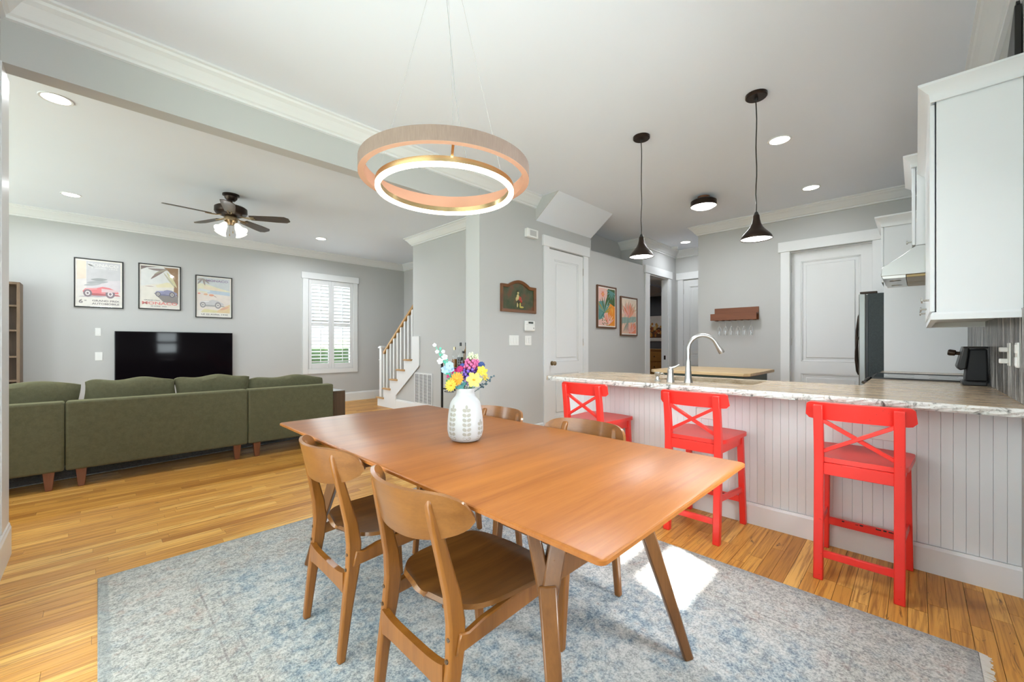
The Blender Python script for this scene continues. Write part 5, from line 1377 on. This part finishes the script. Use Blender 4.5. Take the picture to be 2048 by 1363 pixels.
for x in LEGX:
    for yv in (SY0 + 0.05, SY0 + 0.88):
        m = MB(); m.prism([(x - 0.034, SB), (x + 0.034, SB), (x + 0.020, 0 if yv < 5.2 else 0.0115), (x - 0.020, 0 if yv < 5.2 else 0.0115)], 'y', yv - 0.024, yv + 0.024)
        obj('leg', m, M_SOFALEG, sf, bev=0.003, seg=1)

et = thing('end_table', 'dark walnut side table at the end of the olive sofa', 'side table', (2.09, 5.3, 0))
obj('top', MB().box(2.004, 2.150, 5.02, 5.62, 0.60, 0.628), M_WALNUT, et, bev=0.002, seg=1)
obj('side_panel', MB().box(2.004, 2.150, 5.02, 5.045, 0, 0.60), M_WALNUT, et)
obj('side_panel', MB().box(2.004, 2.150, 5.595, 5.62, 0, 0.60), M_WALNUT, et)
obj('back_board', MB().box(2.006, 2.018, 5.045, 5.595, 0.05, 0.60), M_WALNUT, et)

def rug(name, label, x, y, W, L, rz, mat, fringe=False):
    t = thing(name, label, 'rug', (x, y, 0), rz)
    obj('pile', MB().box(0, W, 0, L, 0.0015, 0.011), mat, t, local=True, bev=0.003, seg=1)
    if fringe:
        random.seed(9); f = MB(); M_FR = plain('rug_fringe', (0.70, 0.67, 0.62), 0.9)
        n = int(W / 0.0055)
        for i in range(n):
            u = W * (i + 0.5) / n + random.uniform(-0.001, 0.001); l = 0.028 + random.uniform(-0.005, 0.006); dxx = random.uniform(-0.004, 0.004)
            f.bar((u, 0.002, 0.007), (u + dxx, -l, 0.003), 0.0036, 0.0026)
            l = 0.005 + random.uniform(-0.002, 0.003)
            f.bar((u, L - 0.002, 0.007), (u + dxx, L + l, 0.004), 0.0036, 0.0026)
        q = obj('fringe', f, M_FR, t, local=True); q['kind'] = 'stuff'
    return t
rug('dining_rug', 'faded blue and grey floral rug under the dining table', RUGX0, RUGY0, RUGX1 - RUGX0, RUGY1 - RUGY0, 0, mk_rug('dining_rug_pile', RUGX1 - RUGX0, RUGY1 - RUGY0), True)
rug('living_rug', 'pale grey and pink rug under the olive sofa', -1.5, 5.20, 3.7, 2.5, R(6.5), mk_rug('living_rug_pile', 3.7, 2.5))

# bar cart with bottles, half hidden by the flowers
bc = thing('bar_cart', 'slim black metal bar cart standing beside the stair wall', 'bar cart', (3.45, 4.40, 0))
cx0, cx1, cy0, cy1 = 3.30, 3.68, 4.12, 4.60
for a in (cx0, cx1):
    for b in (cy0, cy1):
        obj('post', MB().box(a - 0.011, a + 0.011, b - 0.011, b + 0.011, 0.04, 0.945), M_BLACK, bc)
        obj('caster', MB().cyl((a - 0.009, b, 0.022), (a + 0.009, b, 0.022), 0.022, 0.022, 14), M_BLACKPL, bc, smooth=True)
for z in (0.885, 0.60, 0.15):
    obj('shelf', MB().box(cx0, cx1, cy0, cy1, z - 0.015, z), M_BLACK, bc)
obj('bottle_ring', MB().tube([(cx0 - 0.01 + 0.05 * math.cos(R(a)) - 0.05, 4.36 + 0.08 * math.sin(R(a)), 0.575) for a in range(0, 361, 20)], 0.004, 6), M_BLACK, bc, smooth=True)
def bottle(x, y, z, h, r, glass, liquid, label, cap):
    t = thing('liquor_bottle', label, 'bottle', (x, y, z), group='bottles on the bar cart')
    obj('glass_body', MB().lathe([(0.001, 0), (r, 0.002), (r, h * 0.58), (r * 0.85, h * 0.66), (r * 0.38, h * 0.76), (r * 0.33, h * 0.95), (0.001, h * 0.95)], 22, (x, y, z)), glass, t, smooth=True)
    if liquid: obj('liquid', MB().lathe([(0.001, 0.006), (r * 0.93, 0.006), (r * 0.93, h * 0.42), (0.001, h * 0.42)], 20, (x, y, z)), liquid, t, smooth=True)
    obj('cap', MB().lathe([(r * 0.40, h * 0.86), (r * 0.40, h), (0.001, h)], 16, (x, y, z)), cap, t, smooth=True)
GD = plain('dark_bottle_glass', (0.012, 0.015, 0.012), 0.08); GA = plain('amber_liquid', (0.28, 0.12, 0.02), 0.1); GB = plain('brown_bottle_glass', (0.16, 0.08, 0.02), 0.1); GR = plain('red_liqueur', (0.07, 0.008, 0.012), 0.12)
bottle(3.36, 4.40, 0.885, 0.275, 0.036, M_GLASS, GA, 'amber liquor bottle with gold cap on the bar cart, nearest the cart post', M_BRASS)
bottle(3.42, 4.35, 0.885, 0.335, 0.040, M_GLASS, GD, 'clear bottle half full of dark liquid on the bar cart', GD)
bottle(3.46, 4.28, 0.885, 0.335, 0.036, GB, None, 'brown glass bottle with black cap on the bar cart', M_BLACKPL)
bottle(3.38, 4.24, 0.885, 0.225, 0.040, M_GLASS, GR, 'short dark red bottle at the front of the bar cart', M_BLACKPL)

# room beyond the hall doorway
Ls = [((0.60, 0.52, 0.45), [(0.02, 0.02), (0.98, 0.02), (0.98, 0.62), (0.02, 0.62)]), ((0.10, 0.05, 0.03), [(0.02, 0.10), (0.98, 0.10), (0.98, 0.34), (0.02, 0.36)])]
random.seed(11)
for i in range(60): Ls.append((random.choice([(0.42, 0.14, 0.03), (0.50, 0.24, 0.06), (0.24, 0.07, 0.03), (0.60, 0.40, 0.16)]), ell(random.uniform(0.05, 0.95), random.uniform(0.12, 0.44) , random.uniform(0.02, 0.045), random.uniform(0.03, 0.06), 8)))
Ls.append(((0.62, 0.58, 0.52), [(0.02, 0.02), (0.98, 0.02), (0.98, 0.10), (0.02, 0.10)]))
fpnt = picture('wall_print', 'autumn-coloured print on the charcoal wall beyond the hall doorway', -0.5, 0.5, 0.0, 0.64, 0.0, Ls, [], M_BLACK, 0.012, 0.02, (0.6, 0.55, 0.5), 0.02, False, 'print')
fpnt.location = (9.5, 4.55, 1.258); fpnt.rotation_euler = (0, 0, R(-90))
ds = thing('dresser', 'honey wood dresser in the room beyond the hall doorway', 'dresser', (9.25, 4.6, 0))
obj('body', MB().box(9.02, 9.48, 3.95, 5.25, 0.06, 1.06), M_HONEY, ds, bev=0.004, seg=1)
obj('top', MB().box(8.99, 9.49, 3.92, 5.28, 1.06, 1.095), M_HONEY, ds, bev=0.004, seg=1)
for i in range(4):
    for a, b in ((3.98, 4.59), (4.61, 5.22)):
        d = obj('drawer', MB().box(9.0, 9.02, a, b, 0.09 + 0.24 * i, 0.31 + 0.24 * i), M_HONEY, ds, bev=0.004, seg=1)
        obj('knob', MB().lathe([(0.008, 0), (0.016, 0.015), (0.001, 0.022)], 12, (9.0, (a + b) / 2, 0.20 + 0.24 * i), (-1, 0, 0)), M_BRONZE, d, smooth=True)
obj('plinth', MB().box(9.05, 9.47, 3.98, 5.22, 0, 0.06), M_HONEY, ds)
downlight(8.3, 4.6, 'added recessed light, out of view, for the room beyond the hall doorway', 8, 2.44)  # unseen lamp and fixture added to light the far room

# ------------------------------------------------------------------ dining table
TZ = 0.762
tb = thing('dining_table', 'long acorn-brown wooden dining table with thin top and forked splayed legs', 'table', (1.17, 1.46, 0))
tx0, tx1, ty0, ty1 = 0.700, 1.655, 0.440, 2.490
def rrect(x0, x1, y0, y1, r, n=5):
    pts = []
    for cx_, cy_, a0 in ((x1 - r, y1 - r, 0), (x0 + r, y1 - r, 90), (x0 + r, y0 + r, 180), (x1 - r, y0 + r, 270)):
        for i in range(n + 1):
            a = R(a0 + 90 * i / n); pts.append((cx_ + r * math.cos(a), cy_ + r * math.sin(a)))
    return pts
lay = [(0.003, TZ), (0.0, TZ - 0.003), (0.0, TZ - 0.012), (0.035, TZ - 0.024)]
m = MB(); vs = []; fs = []; k = None
for ins, z in lay:
    p = rrect(tx0 + ins, tx1 - ins, ty0 + ins, ty1 - ins, 0.018)
    k = len(p); vs += [(a, b, z) for a, b in p]
for q in range(len(lay) - 1):
    for i in range(k): j = (i + 1) % k; fs.append((q * k + i, q * k + j, (q + 1) * k + j, (q + 1) * k + i))
fs += [tuple(range(k)), tuple((len(lay) - 1) * k + i for i in range(k))[::-1]]
m.add(vs, fs); obj('top', m, M_TABLE, tb, smooth=True)
obj('apron', MB().box(0.93, 1.425, 0.98, 1.95, 0.672, TZ - 0.024), M_SEAT, tb)
M_LEG = wood('table_leg_wood', (0.115, 0.043, 0.011), (0.200, 0.080, 0.022), 'z', 0.33, 2.0, 0.1)
xm, ym = (tx0 + tx1) / 2, (ty0 + ty1) / 2
for sy in (1, -1):
    for sx in (1, -1):
        def Q(x, y, z): return (xm + (x - xm) * sx, ym + (y - ym) * sy, z)
        lm = MB()
        def tbar(p0, p1, w0, w1):
            p0, p1 = Vector(p0), Vector(p1); d = (p1 - p0).normalized()
            sd = d.cross(Vector((1, 1 * sx * sy, 0)).normalized()).normalized(); u = sd.cross(d)
            vv = []
            for p, w_ in ((p0, w0), (p1, w1)):
                for a, b in ((-1, -1), (1, -1), (1, 1), (-1, 1)): vv.append(p + sd * a * w_ / 2 + u * b * w_ / 2)
            lm.add(vv, [(0, 1, 2, 3), (7, 6, 5, 4), (0, 4, 5, 1), (1, 5, 6, 2), (2, 6, 7, 3), (3, 7, 4, 0)])
        tbar(Q(0.794, 0.61, 0.0115), Q(0.891, 0.741, 0.515), 0.034, 0.052)
        tbar(Q(0.889, 0.744, 0.490), Q(0.925, 0.860, TZ - 0.022), 0.044, 0.034)
        tbar(Q(0.893, 0.738, 0.490), Q(1.015, 0.765, TZ - 0.022), 0.050, 0.050)
        obj('leg', lm, M_LEG, tb, bev=0.005, seg=1)
    obj('crossbar', MB().bar((xm + (0.91 - xm), ym + (0.745 - ym) * sy, 0.545), (xm - (0.91 - xm), ym + (0.745 - ym) * sy, 0.545), 0.030, 0.070), M_LEG, tb, bev=0.003, seg=1)
obj('long_rail', MB().bar((xm, 0.745, 0.545), (xm, 2 * ym - 0.745, 0.545), 0.035, 0.060), M_LEG, tb, bev=0.003, seg=1)

# ------------------------------------------------------------------ dining chairs
def dining_chair():
    t = thing('dining_chair', 'x', 'chair', group='wooden chairs around the dining table')
    zc = [(0.0, 0.0, 0.014), (0.18, 0.022, 0.019), (0.34, 0.047, 0.026), (0.42, 0.053, 0.027), (0.50, 0.044, 0.024), (0.60, 0.020, 0.019), (0.70, -0.004, 0.016), (0.755, -0.016, 0.0135), (0.775, -0.019, 0.008)]
    for sy in (-1, 1):
        poly = [(x - w_, z + 0.0115) for z, x, w_ in zc] + [(x + w_, z + 0.0115) for z, x, w_ in zc[::-1]]
        pm_ = MB().prism(poly, 'y', sy * 0.177 - 0.0145, sy * 0.177 + 0.0145)
        pm_.v = [(x, y - sy * (0.030 * max(0.0, (z - 0.30) / 0.48)), z) for x, y, z in pm_.v]
        pb = obj('rear_post', pm_, M_CHAIR, t, local=True, bev=0.007, seg=2)
        sc = MB()
        for z, x in ((0.345, 0.020), (0.400, 0.026)):
            sc.cyl((x - 0.004, sy * 0.175, z), (x + 0.004, sy * 0.175, z), 0.006, 0.006, 12)
        obj('screw_caps', sc, M_WALNUT, pb, local=True)
    for sy in (-1, 1):
        m = MB(); p0 = Vector((0.462, sy * 0.198, 0.0115)); p1 = Vector((0.425, sy * 0.190, 0.425))
        vv = []
        for p, w_ in ((p0, 0.013), (p1, 0.019)):
            for a, b in ((-1, -1), (1, -1), (1, 1), (-1, 1)): vv.append(p + Vector((a * w_, b * w_, 0)))
        m.add(vv, [(0, 3, 2, 1), (4, 5, 6, 7), (0, 1, 5, 4), (1, 2, 6, 5), (2, 3, 7, 6), (3, 0, 4, 7)])
        obj('front_leg', m, M_CHAIR, t, local=True, bev=0.005, seg=2)
        poly = [(0.040, 0.352), (0.428, 0.372), (0.428, 0.428), (0.30, 0.424), (0.14, 0.412), (0.085, 0.400), (0.055, 0.408)]
        obj('side_rail', MB().prism(poly, 'y', sy * 0.180 - 0.011, sy * 0.180 + 0.011), M_CHAIR, t, local=True, bev=0.004, seg=1)
    obj('front_rail', MB().box(0.408, 0.432, -0.188, 0.188, 0.372, 0.424), M_CHAIR, t, local=True, bev=0.003, seg=1)
    pr = []
    def stx(u, v):
        y = (2 * u - 1) * 0.165
        return (0.034, y, 0.262 + 0.058 * v + (0.020 * (2 * u - 1) ** 4) * (v - 0.3))
    obj('rear_stretcher', MB().grid(stx, 14, 2, 0.022), M_CHAIR, t, local=True, smooth=True)
    def seat(u, v):
        s_ = 2 * u - 1
        w_ = (0.190 + 0.034 * u) * max(0.0, 1 - abs(s_) ** 4.5) ** 0.42
        y = (2 * v - 1) * w_
        x = 0.055 + 0.425 * u
        z = 0.4475 - 0.012 * math.sin(math.pi * u) * (1 - (2 * v - 1) ** 2) + 0.010 * (2 * v - 1) ** 2 * (1 - u) - 0.010 * max(0, u - 0.85) / 0.15
        return (x, y, z)
    mb = MB().grid(lambda u, v: seat(0.002 + 0.996 * u, v), 26, 14, 0.014)
    obj('seat', mb, M_SEAT, t, local=True, smooth=True)
    def crest(u, v):
        s_ = 2 * u - 1; a = abs(s_) * 0.998
        zt = 0.722 + 0.078 * max(0, 1 - a ** 6) ** 0.5 - 0.008 * (1 - s_ * s_)
        zb = 0.722 - 0.074 * max(0, 1 - a ** 2.6) ** 0.60
        z = zb + (zt - zb) * v + 0.0115
        x = 0.003 + 0.108 * (abs(s_) ** 2.2 - 0.44) - 0.24 * (z - 0.70)
        return (x + 0.010, s_ * 0.240, z)
    mb = MB().grid(crest, 36, 10, 0.012)
    obj('backrest', mb, M_CREST, t, local=True, smooth=True)
    return t
dc = dining_chair()
spots = [((0.635, 1.698), 0, 'wooden dining chair on the sofa side, nearer the far end of the table'),
         ((0.635, 1.066), 0, 'wooden dining chair in front, nearest the camera, with its whole seat showing'),
         ((1.722, 1.815), 180, 'wooden dining chair across the table, just behind the vase'),
         ((1.722, 1.175), 180, 'wooden dining chair across the table, in front of the first red stool')]
for i, ((x, y), a, lab) in enumerate(spots):
    o = dc if i == 0 else copy_tree(dc)
    o.location = (x, y, 0); o.rotation_euler = (0, 0, R(a)); o['label'] = lab

# ------------------------------------------------------------------ red bar stools
def bar_stool():
    t = thing('bar_stool', 'x', 'stool', group='red bar stools at the counter')
    def leg4(p0, p1, wx, wy):
        m = MB(); vv = []
        for p in (Vector(p0), Vector(p1)):
            for a, b in ((-1, -1), (1, -1), (1, 1), (-1, 1)): vv.append(p + Vector((a * wx / 2, b * wy / 2, 0)))
        return m.add(vv, [(0, 3, 2, 1), (4, 5, 6, 7), (0, 1, 5, 4), (1, 2, 6, 5), (2, 3, 7, 6), (3, 0, 4, 7)])
    for sy in (-1, 1):
        poly = [(-0.008 - 0.019, 0), (-0.008 + 0.019, 0), (0.012 + 0.021, 0.30), (0.022 + 0.022, 0.60), (0.005 + 0.019, 0.75), (-0.018 + 0.013, 0.885), (-0.018 - 0.013, 0.885), (0.005 - 0.019, 0.75), (0.022 - 0.022, 0.60), (0.012 - 0.021, 0.30)]
        obj('rear_post', MB().prism(poly, 'y', sy * 0.151 - 0.020, sy * 0.151 + 0.020), M_RED, t, local=True, bev=0.004, seg=2)
        obj('front_leg', leg4((0.425, sy * 0.177, 0), (0.392, sy * 0.168, 0.590), 0.036, 0.036), M_RED, t, local=True, bev=0.004, seg=2)
        obj('seat_rail', MB().bar((0.03, sy * 0.152, 0.562), (0.395, sy * 0.166, 0.562), 0.020, 0.060), M_RED, t, local=True, bev=0.002, seg=1)
        obj('side_stretcher', MB().bar((0.012, sy * 0.152, 0.262), (0.405, sy * 0.172, 0.232), 0.018, 0.034), M_RED, t, local=True, bev=0.002, seg=1)
    obj('rear_seat_rail', MB().box(0.008, 0.030, -0.132, 0.132, 0.530, 0.590), M_RED, t, local=True, bev=0.002, seg=1)
    obj('front_seat_rail', MB().box(0.384, 0.404, -0.152, 0.152, 0.530, 0.590), M_RED, t, local=True, bev=0.002, seg=1)
    obj('rear_stretcher', MB().bar((0.002, -0.134, 0.128), (0.002, 0.134, 0.128), 0.020, 0.034), M_RED, t, local=True, bev=0.002, seg=1)
    fs = obj('foot_rail', MB().bar((0.412, -0.160, 0.165), (0.412, 0.160, 0.165), 0.022, 0.040), M_RED, t, local=True, bev=0.002, seg=1)
    random.seed(3); ch_ = MB()
    for i in range(9):
        y = random.uniform(-0.13, 0.13)
        ch_.box(0.4005, 0.402, y, y + random.uniform(0.004, 0.018), 0.176, 0.176 + random.uniform(0.003, 0.0095))
    obj('worn_spots', ch_, M_BLACK, fs, local=True)
    def seat(u, v):
        s_ = 2 * u - 1
        hw = 0.178 + 0.026 * min(1, u * 1.1)
        fr_ = max(0.0, 1 - abs(s_) ** 14) ** 0.30
        y = (2 * v - 1) * hw * (fr_ if u > 0.5 else max(fr_, 0.93))
        x = 0.018 + 0.432 * u
        z = 0.616 - 0.008 * math.sin(math.pi * u) * (1 - (2 * v - 1) ** 2)
        return (x, y, z)
    obj('seat', MB().grid(lambda u, v: seat(0.001 + 0.998 * u, v), 24, 12, 0.024), M_RED, t, local=True, smooth=True)
    def rail(u, v):
        s_ = 2 * u - 1
        x = -0.024 + 0.038 * s_ * s_ - 0.16 * (0.085 * v)
        cut = 0.020 * max(0, (abs(s_) - 0.90) / 0.10) ** 2
        z = 0.812 + 0.086 * v + (cut * (1 - v)) - cut * v * 0.4
        return (x + 0.036, s_ * 0.200, z)
    obj('top_rail', MB().grid(rail, 30, 4, 0.020), M_RED, t, local=True, smooth=True)
    for k, sy in enumerate((-1, 1)):
        obj('cross_brace', MB().bar((-0.004 + 0.003 * k, sy * 0.134, 0.806), (0.016 + 0.003 * k, -sy * 0.134, 0.648), 0.018, 0.024, up=(1, 0, 0)), M_RED, t, local=True, bev=0.002, seg=1)
    return t
bs_ = bar_stool()
for i, (x, y, a, lab) in enumerate(((2.597, 0.206, 0, 'red wooden bar stool nearest the camera, standing whole on bare floor'), (2.600, 0.998, 0, 'red wooden bar stool partly hidden by the table corner, middle of three'), (2.596, 1.815, 0, 'red wooden bar stool farthest along the bar, beside the closet door'))):
    o = bs_ if i == 0 else copy_tree(bs_)
    o.location = (x, y, 0); o.rotation_euler = (0, 0, R(a)); o['label'] = lab

# ------------------------------------------------------------------ vase and flowers
VX, VY = 1.160, 1.440
va = thing('flower_vase', 'white ceramic vase with beige leaf pattern on the dining table', 'vase', (VX, VY, TZ))
prof = [(0.001, 0.001), (0.050, 0.001), (0.062, 0.006), (0.074, 0.022), (0.0800, 0.048), (0.0795, 0.080), (0.0765, 0.115), (0.0715, 0.150), (0.0665, 0.170), (0.058, 0.184), (0.046, 0.197), (0.0405, 0.208), (0.0405, 0.218), (0.0445, 0.230), (0.0440, 0.2345), (0.0405, 0.2335), (0.037, 0.218), (0.036, 0.205), (0.050, 0.185), (0.060, 0.16), (0.070, 0.06), (0.04, 0.012), (0.001, 0.010)]
obj('body', MB().lathe(prof, 48, (VX, VY, TZ)), plain('white_glaze', (0.40, 0.40, 0.405), 0.30, spec=0.3, var=0.02), va, smooth=True)
def vr(z):
    for (r0, z0), (r1, z1) in zip(prof[:14], prof[1:14]):
        if z0 <= z <= z1 and z1 > z0: return r0 + (r1 - r0) * (z - z0) / (z1 - z0)
    return 0.07
lm = MB()
def vleaf(a_c, z_c, ru, rv, tilt):
    pts = []
    for i in range(10):
        q = 2 * math.pi * i / 10; u = ru * math.cos(q); v = rv * math.sin(q)
        uu = u * math.cos(tilt) - v * math.sin(tilt); vv = u * math.sin(tilt) + v * math.cos(tilt)
        z = z_c + vv; r = vr(z) + 0.0005; a = a_c + uu / r
        pts.append((VX + r * math.cos(a), VY + r * math.sin(a), TZ + z))
    lm.add(pts, [tuple(range(10))])
base_a = math.atan2(-VY, -VX)
for ci in range(7):
    a_c = base_a + ci * 2 * math.pi / 7 + 0.08
    top = 0.145 if ci % 2 == 0 else 0.080
    z = 0.016; n = 0
    while z < top:
        vleaf(a_c - 0.125, z + 0.005, 0.0100, 0.0074, -0.5); vleaf(a_c + 0.125, z + 0.005, 0.0100, 0.0074, 0.5); z += 0.0205
    vleaf(a_c, top + 0.012, 0.006, 0.010, 0)
obj('leaf_pattern', lm, plain('beige_glaze', (0.27, 0.255, 0.22), 0.5), va)
obj('vase_filler', MB().lathe([(0.001, 0.2), (0.037, 0.2), (0.037, 0.206), (0.001, 0.208)], 24, (VX, VY, TZ)), plain('filler_dark', (0.08, 0.04, 0.025), 0.7), va)

RV = Vector((0.703, -0.711, 0)); FW = Vector((0.711, 0.703, 0)); UP = Vector((0, 0, 1))
KP = 1.835 / 819
def fp3(pxx, pyy, dd=0.0):
    """a point in the bouquet: across, height and depth offset from the vase axis"""
    return Vector((VX, VY, 0)) + RV * ((pxx - 926.5) * KP) + UP * (1.19 - (pyy - 689) * KP) + FW * dd
G_STEM = plain('stem_green', (0.05, 0.22, 0.09), 0.5); G_TEAL = plain('stem_teal', (0.05, 0.36, 0.24), 0.45); G_DARK = plain('leaf_dark_teal', (0.02, 0.14, 0.13), 0.5); G_EUC = plain('leaf_blue_black', (0.03, 0.06, 0.075), 0.5)
F = dict(white=(0.78, 0.76, 0.80), pblue=(0.42, 0.60, 0.82), yellow=(0.80, 0.58, 0.06), lemon=(0.85, 0.70, 0.16), orange=(0.85, 0.36, 0.03), mag=(0.55, 0.02, 0.16), pink=(0.72, 0.16, 0.36), purple=(0.20, 0.10, 0.50), lilac=(0.46, 0.34, 0.72), lime=(0.72, 0.80, 0.52), blue=(0.05, 0.09, 0.42), dkblue=(0.03, 0.07, 0.22))
FM = {k: plain('petal_' + k, tuple(c * 0.66 for c in v), 0.5, spec=0.3) for k, v in F.items()}
def stem(t, p, mat=None, r=0.0018):
    b = Vector((VX, VY, TZ + 0.190)) + (p - Vector((VX, VY, p.z))) * 0.10
    mid_ = (b + p) / 2 + UP * 0.012
    obj('stem', MB().tube([b, mid_, p], r, 6), mat or G_STEM, t, smooth=True)
def petal_fan(mb, c, nrm, n, L, w_, cup=0.25, phase=0.0, inner=0.15):
    nrm = Vector(nrm).normalized(); a1 = nrm.orthogonal().normalized(); a2 = nrm.cross(a1)
    for i in range(n):
        a = 2 * math.pi * i / n + phase; d = a1 * math.cos(a) + a2 * math.sin(a); s_ = nrm.cross(d)
        pts = []
        for q, ww in ((inner, 0.35), (0.45, 0.85), (0.75, 1.0), (0.95, 0.55), (1.0, 0.1)):
            o = c + d * (L * q) + nrm * (cup * L * q * q); pts.append((o, ww * w_))
        vs = [o - s_ * ww for o, ww in pts] + [o + s_ * ww for o, ww in pts[::-1]]
        tk = nrm * 0.0012
        m = len(vs)
        mb.add(vs + [v + tk for v in vs], [tuple(range(m))[::-1], tuple(range(m, 2 * m))] + [(j, (j + 1) % m, m + (j + 1) % m, m + j) for j in range(m)])
    return mb
def ball(mb, c, r, sq=1.0):
    return mb.lathe([(0.0005, -r * sq), (r * 0.6, -r * 0.8 * sq), (r * 0.95, -r * 0.3 * sq), (r, 0.1 * r * sq), (r * 0.75, r * 0.66 * sq), (0.0005, r * sq)], 10, c)
toc = (-FW + UP * 0.25)
def daisy(pxx, pyy, dd, rad, col, cen, label, n=12, layers=2, tilt=(0, 0)):
    c = fp3(pxx, pyy, dd); t = thing('flower', label, 'flower', (VX, VY, TZ + 0.2))
    nrm = toc + RV * tilt[0] + UP * tilt[1]
    stem(t, c)
    pm = MB()
    for l in range(layers): petal_fan(pm, c - Vector(nrm).normalized() * 0.003 * l, nrm, n, rad * (1 - 0.12 * (layers - 1 - l)), rad * (0.105 if n > 10 else 0.24), 0.18 + 0.12 * l, 0.3 * l)
    obj('petals', pm, FM[col], t)
    obj('flower_centre', ball(MB(), c + Vector(nrm).normalized() * 0.003, rad * 0.20, 0.6), FM[cen], t, smooth=True)
daisy(900, 769, -0.03, 0.029, 'yellow', 'orange', 'golden yellow daisy lowest at the rim of the vase', 14, 2, (-0.35, 0))
daisy(912, 757, -0.025, 0.032, 'orange', 'yellow', 'orange-centred yellow daisy above the vase rim', 14, 2, (-0.2, 0.1))
daisy(945, 758, -0.03, 0.036, 'lemon', 'orange', 'large lemon yellow lily in the front of the bouquet', 6, 2, (0.15, 0))
daisy(960, 742, -0.01, 0.027, 'yellow', 'lemon', 'yellow lily bud opening above the large lily', 6, 2, (0.5, 0.4))
daisy(966, 755, 0.01, 0.016, 'yellow', 'orange', 'small yellow bloom farthest out beside the lily', 6, 1, (0.7, 0))
daisy(916, 738, 0.0, 0.017, 'mag', 'pink', 'magenta bloom beside the lupin spike', 9, 2, (-0.2, 0.3))
daisy(905, 743, 0.0, 0.015, 'mag', 'pink', 'magenta bloom between pale blue flowers and daisies', 9, 2, (-0.4, 0.2))
daisy(894, 752, 0.01, 0.015, 'mag', 'pink', 'magenta bloom at the sofa-side edge of the bouquet', 9, 2, (-0.6, 0))
daisy(920, 731, 0.01, 0.012, 'blue', 'pblue', 'deep blue blossom beside the pink of the lupin', 8, 2, (-0.2, 0.4))
daisy(958, 730, 0.02, 0.017, 'dkblue', 'blue', 'dark blue blossom above the yellow lily', 10, 2, (0.4, 0.4))
def spike(label, px0, py0, px1, py1, dd, bands, wmax, seed):
    random.seed(seed); t = thing('flower', label, 'flower', (VX, VY, TZ + 0.2))
    p0, p1 = fp3(px0, py0, dd), fp3(px1, py1, dd + 0.01)
    stem(t, p0); obj('spike_core', MB().tube([p0, p1], 0.003, 6), G_STEM, t, smooth=True)
    for col, q0, q1 in bands:
        m = MB(); n = int(26 * (q1 - q0) / 0.35)
        for i in range(n):
            q = q0 + (q1 - q0) * i / n; rr_ = wmax * (0.55 + 0.45 * math.sin(math.pi * min(1, 0.25 + q * 0.75))) * (1.0 if q < 0.75 else 1.0 - 2.4 * (q - 0.75))
            a = i * 2.4; d = RV * math.cos(a) + FW * math.sin(a)
            ball(m, p0.lerp(p1, q) + d * max(0.003, rr_), 0.0072 * (1.0 if q < 0.8 else 0.75), 1.15)
        obj('blossoms', m, FM[col], t, smooth=True)
spike('purple to pink lupin spike with pale tip in the middle of the bouquet', 931, 768, 938, 705, -0.005, (('lilac', 0.0, 0.22), ('purple', 0.22, 0.50), ('pink', 0.50, 0.80), ('lime', 0.80, 1.0)), 0.022, 4)
spike('shorter lupin spike with pale tip beside the first one', 941, 762, 947, 709, 0.02, (('lilac', 0.0, 0.2), ('purple', 0.2, 0.52), ('pink', 0.52, 0.80), ('lime', 0.80, 1.0)), 0.016, 8)
t = thing('flower', 'tall pale blue blossom spray on a teal stem leaning towards the sofa', 'flower', (VX, VY, TZ + 0.2))
p0, p1, p2 = fp3(905, 772, 0.0), fp3(886, 728, 0.0), fp3(867, 691, -0.01)
obj('stem', MB().tube([Vector((VX, VY, TZ + 0.19)), p0, p1, p2], [0.003, 0.003, 0.003, 0.0015], 8), G_TEAL, t, smooth=True)
m = MB(); m2 = MB(); m3 = MB()
for (a, b, r_, w_) in ((866, 690, 0.007, 1), (871, 703, 0.007, 1), (883, 703, 0.007, 1), (886, 714, 0.011, 1), (877, 722, 0.011, 1)):
    petal_fan(m, fp3(a, b, -0.01), toc, 5, r_ * 1.3, r_ * 0.55, 0.4)
for (a, b, r_) in ((896, 731, 0.015), (887, 739, 0.014), (893, 739, 0.012), (900, 738, 0.010)):
    petal_fan(m2, fp3(a, b, -0.012), toc, 6, r_ * 1.3, r_ * 0.5, 0.35, 0.3)
for (a, b) in ((880, 708), (876, 700), (889, 722), (884, 722), (893, 746), (889, 744)):
    petal_fan(m3, fp3(a, b, -0.004), toc, 3, 0.013, 0.005, 0.1)
obj('white_blossoms', m, FM['white'], t); obj('blue_blossoms', m2, FM['pblue'], t); obj('leaves', m3, G_TEAL, t)
def sprig(label, mat, p_a, p_b, n, L, w_, seed):
    random.seed(seed); t = thing('leaf_sprig', label, 'foliage', (VX, VY, TZ + 0.2))
    obj('stem', MB().tube([Vector((VX, VY, TZ + 0.19)), p_a, p_b], 0.0016, 6), mat, t, smooth=True)
    m = MB()
    for i in range(n):
        q = i / max(1, n - 1); petal_fan(m, p_a.lerp(p_b, q), toc + RV * random.uniform(-0.5, 0.5), 2, L * (1 - 0.3 * q), w_, 0.1, random.uniform(0, 3))
    obj('leaves', m, mat, t)
sprig('dark blue-black leaf sprig reaching out beyond the yellow lily', G_EUC, fp3(955, 776, 0.01), fp3(981, 753, 0.01), 7, 0.015, 0.0045, 2)
sprig('dark teal leaf sprig at the vase rim between daisy and lupin', G_DARK, fp3(917, 774, -0.035), fp3(926, 764, -0.035), 5, 0.018, 0.006, 5)
sprig('bright green leaf sprig between daisies and magenta bloom', G_STEM, fp3(896, 760, -0.015), fp3(906, 748, -0.015), 4, 0.017, 0.005, 6)
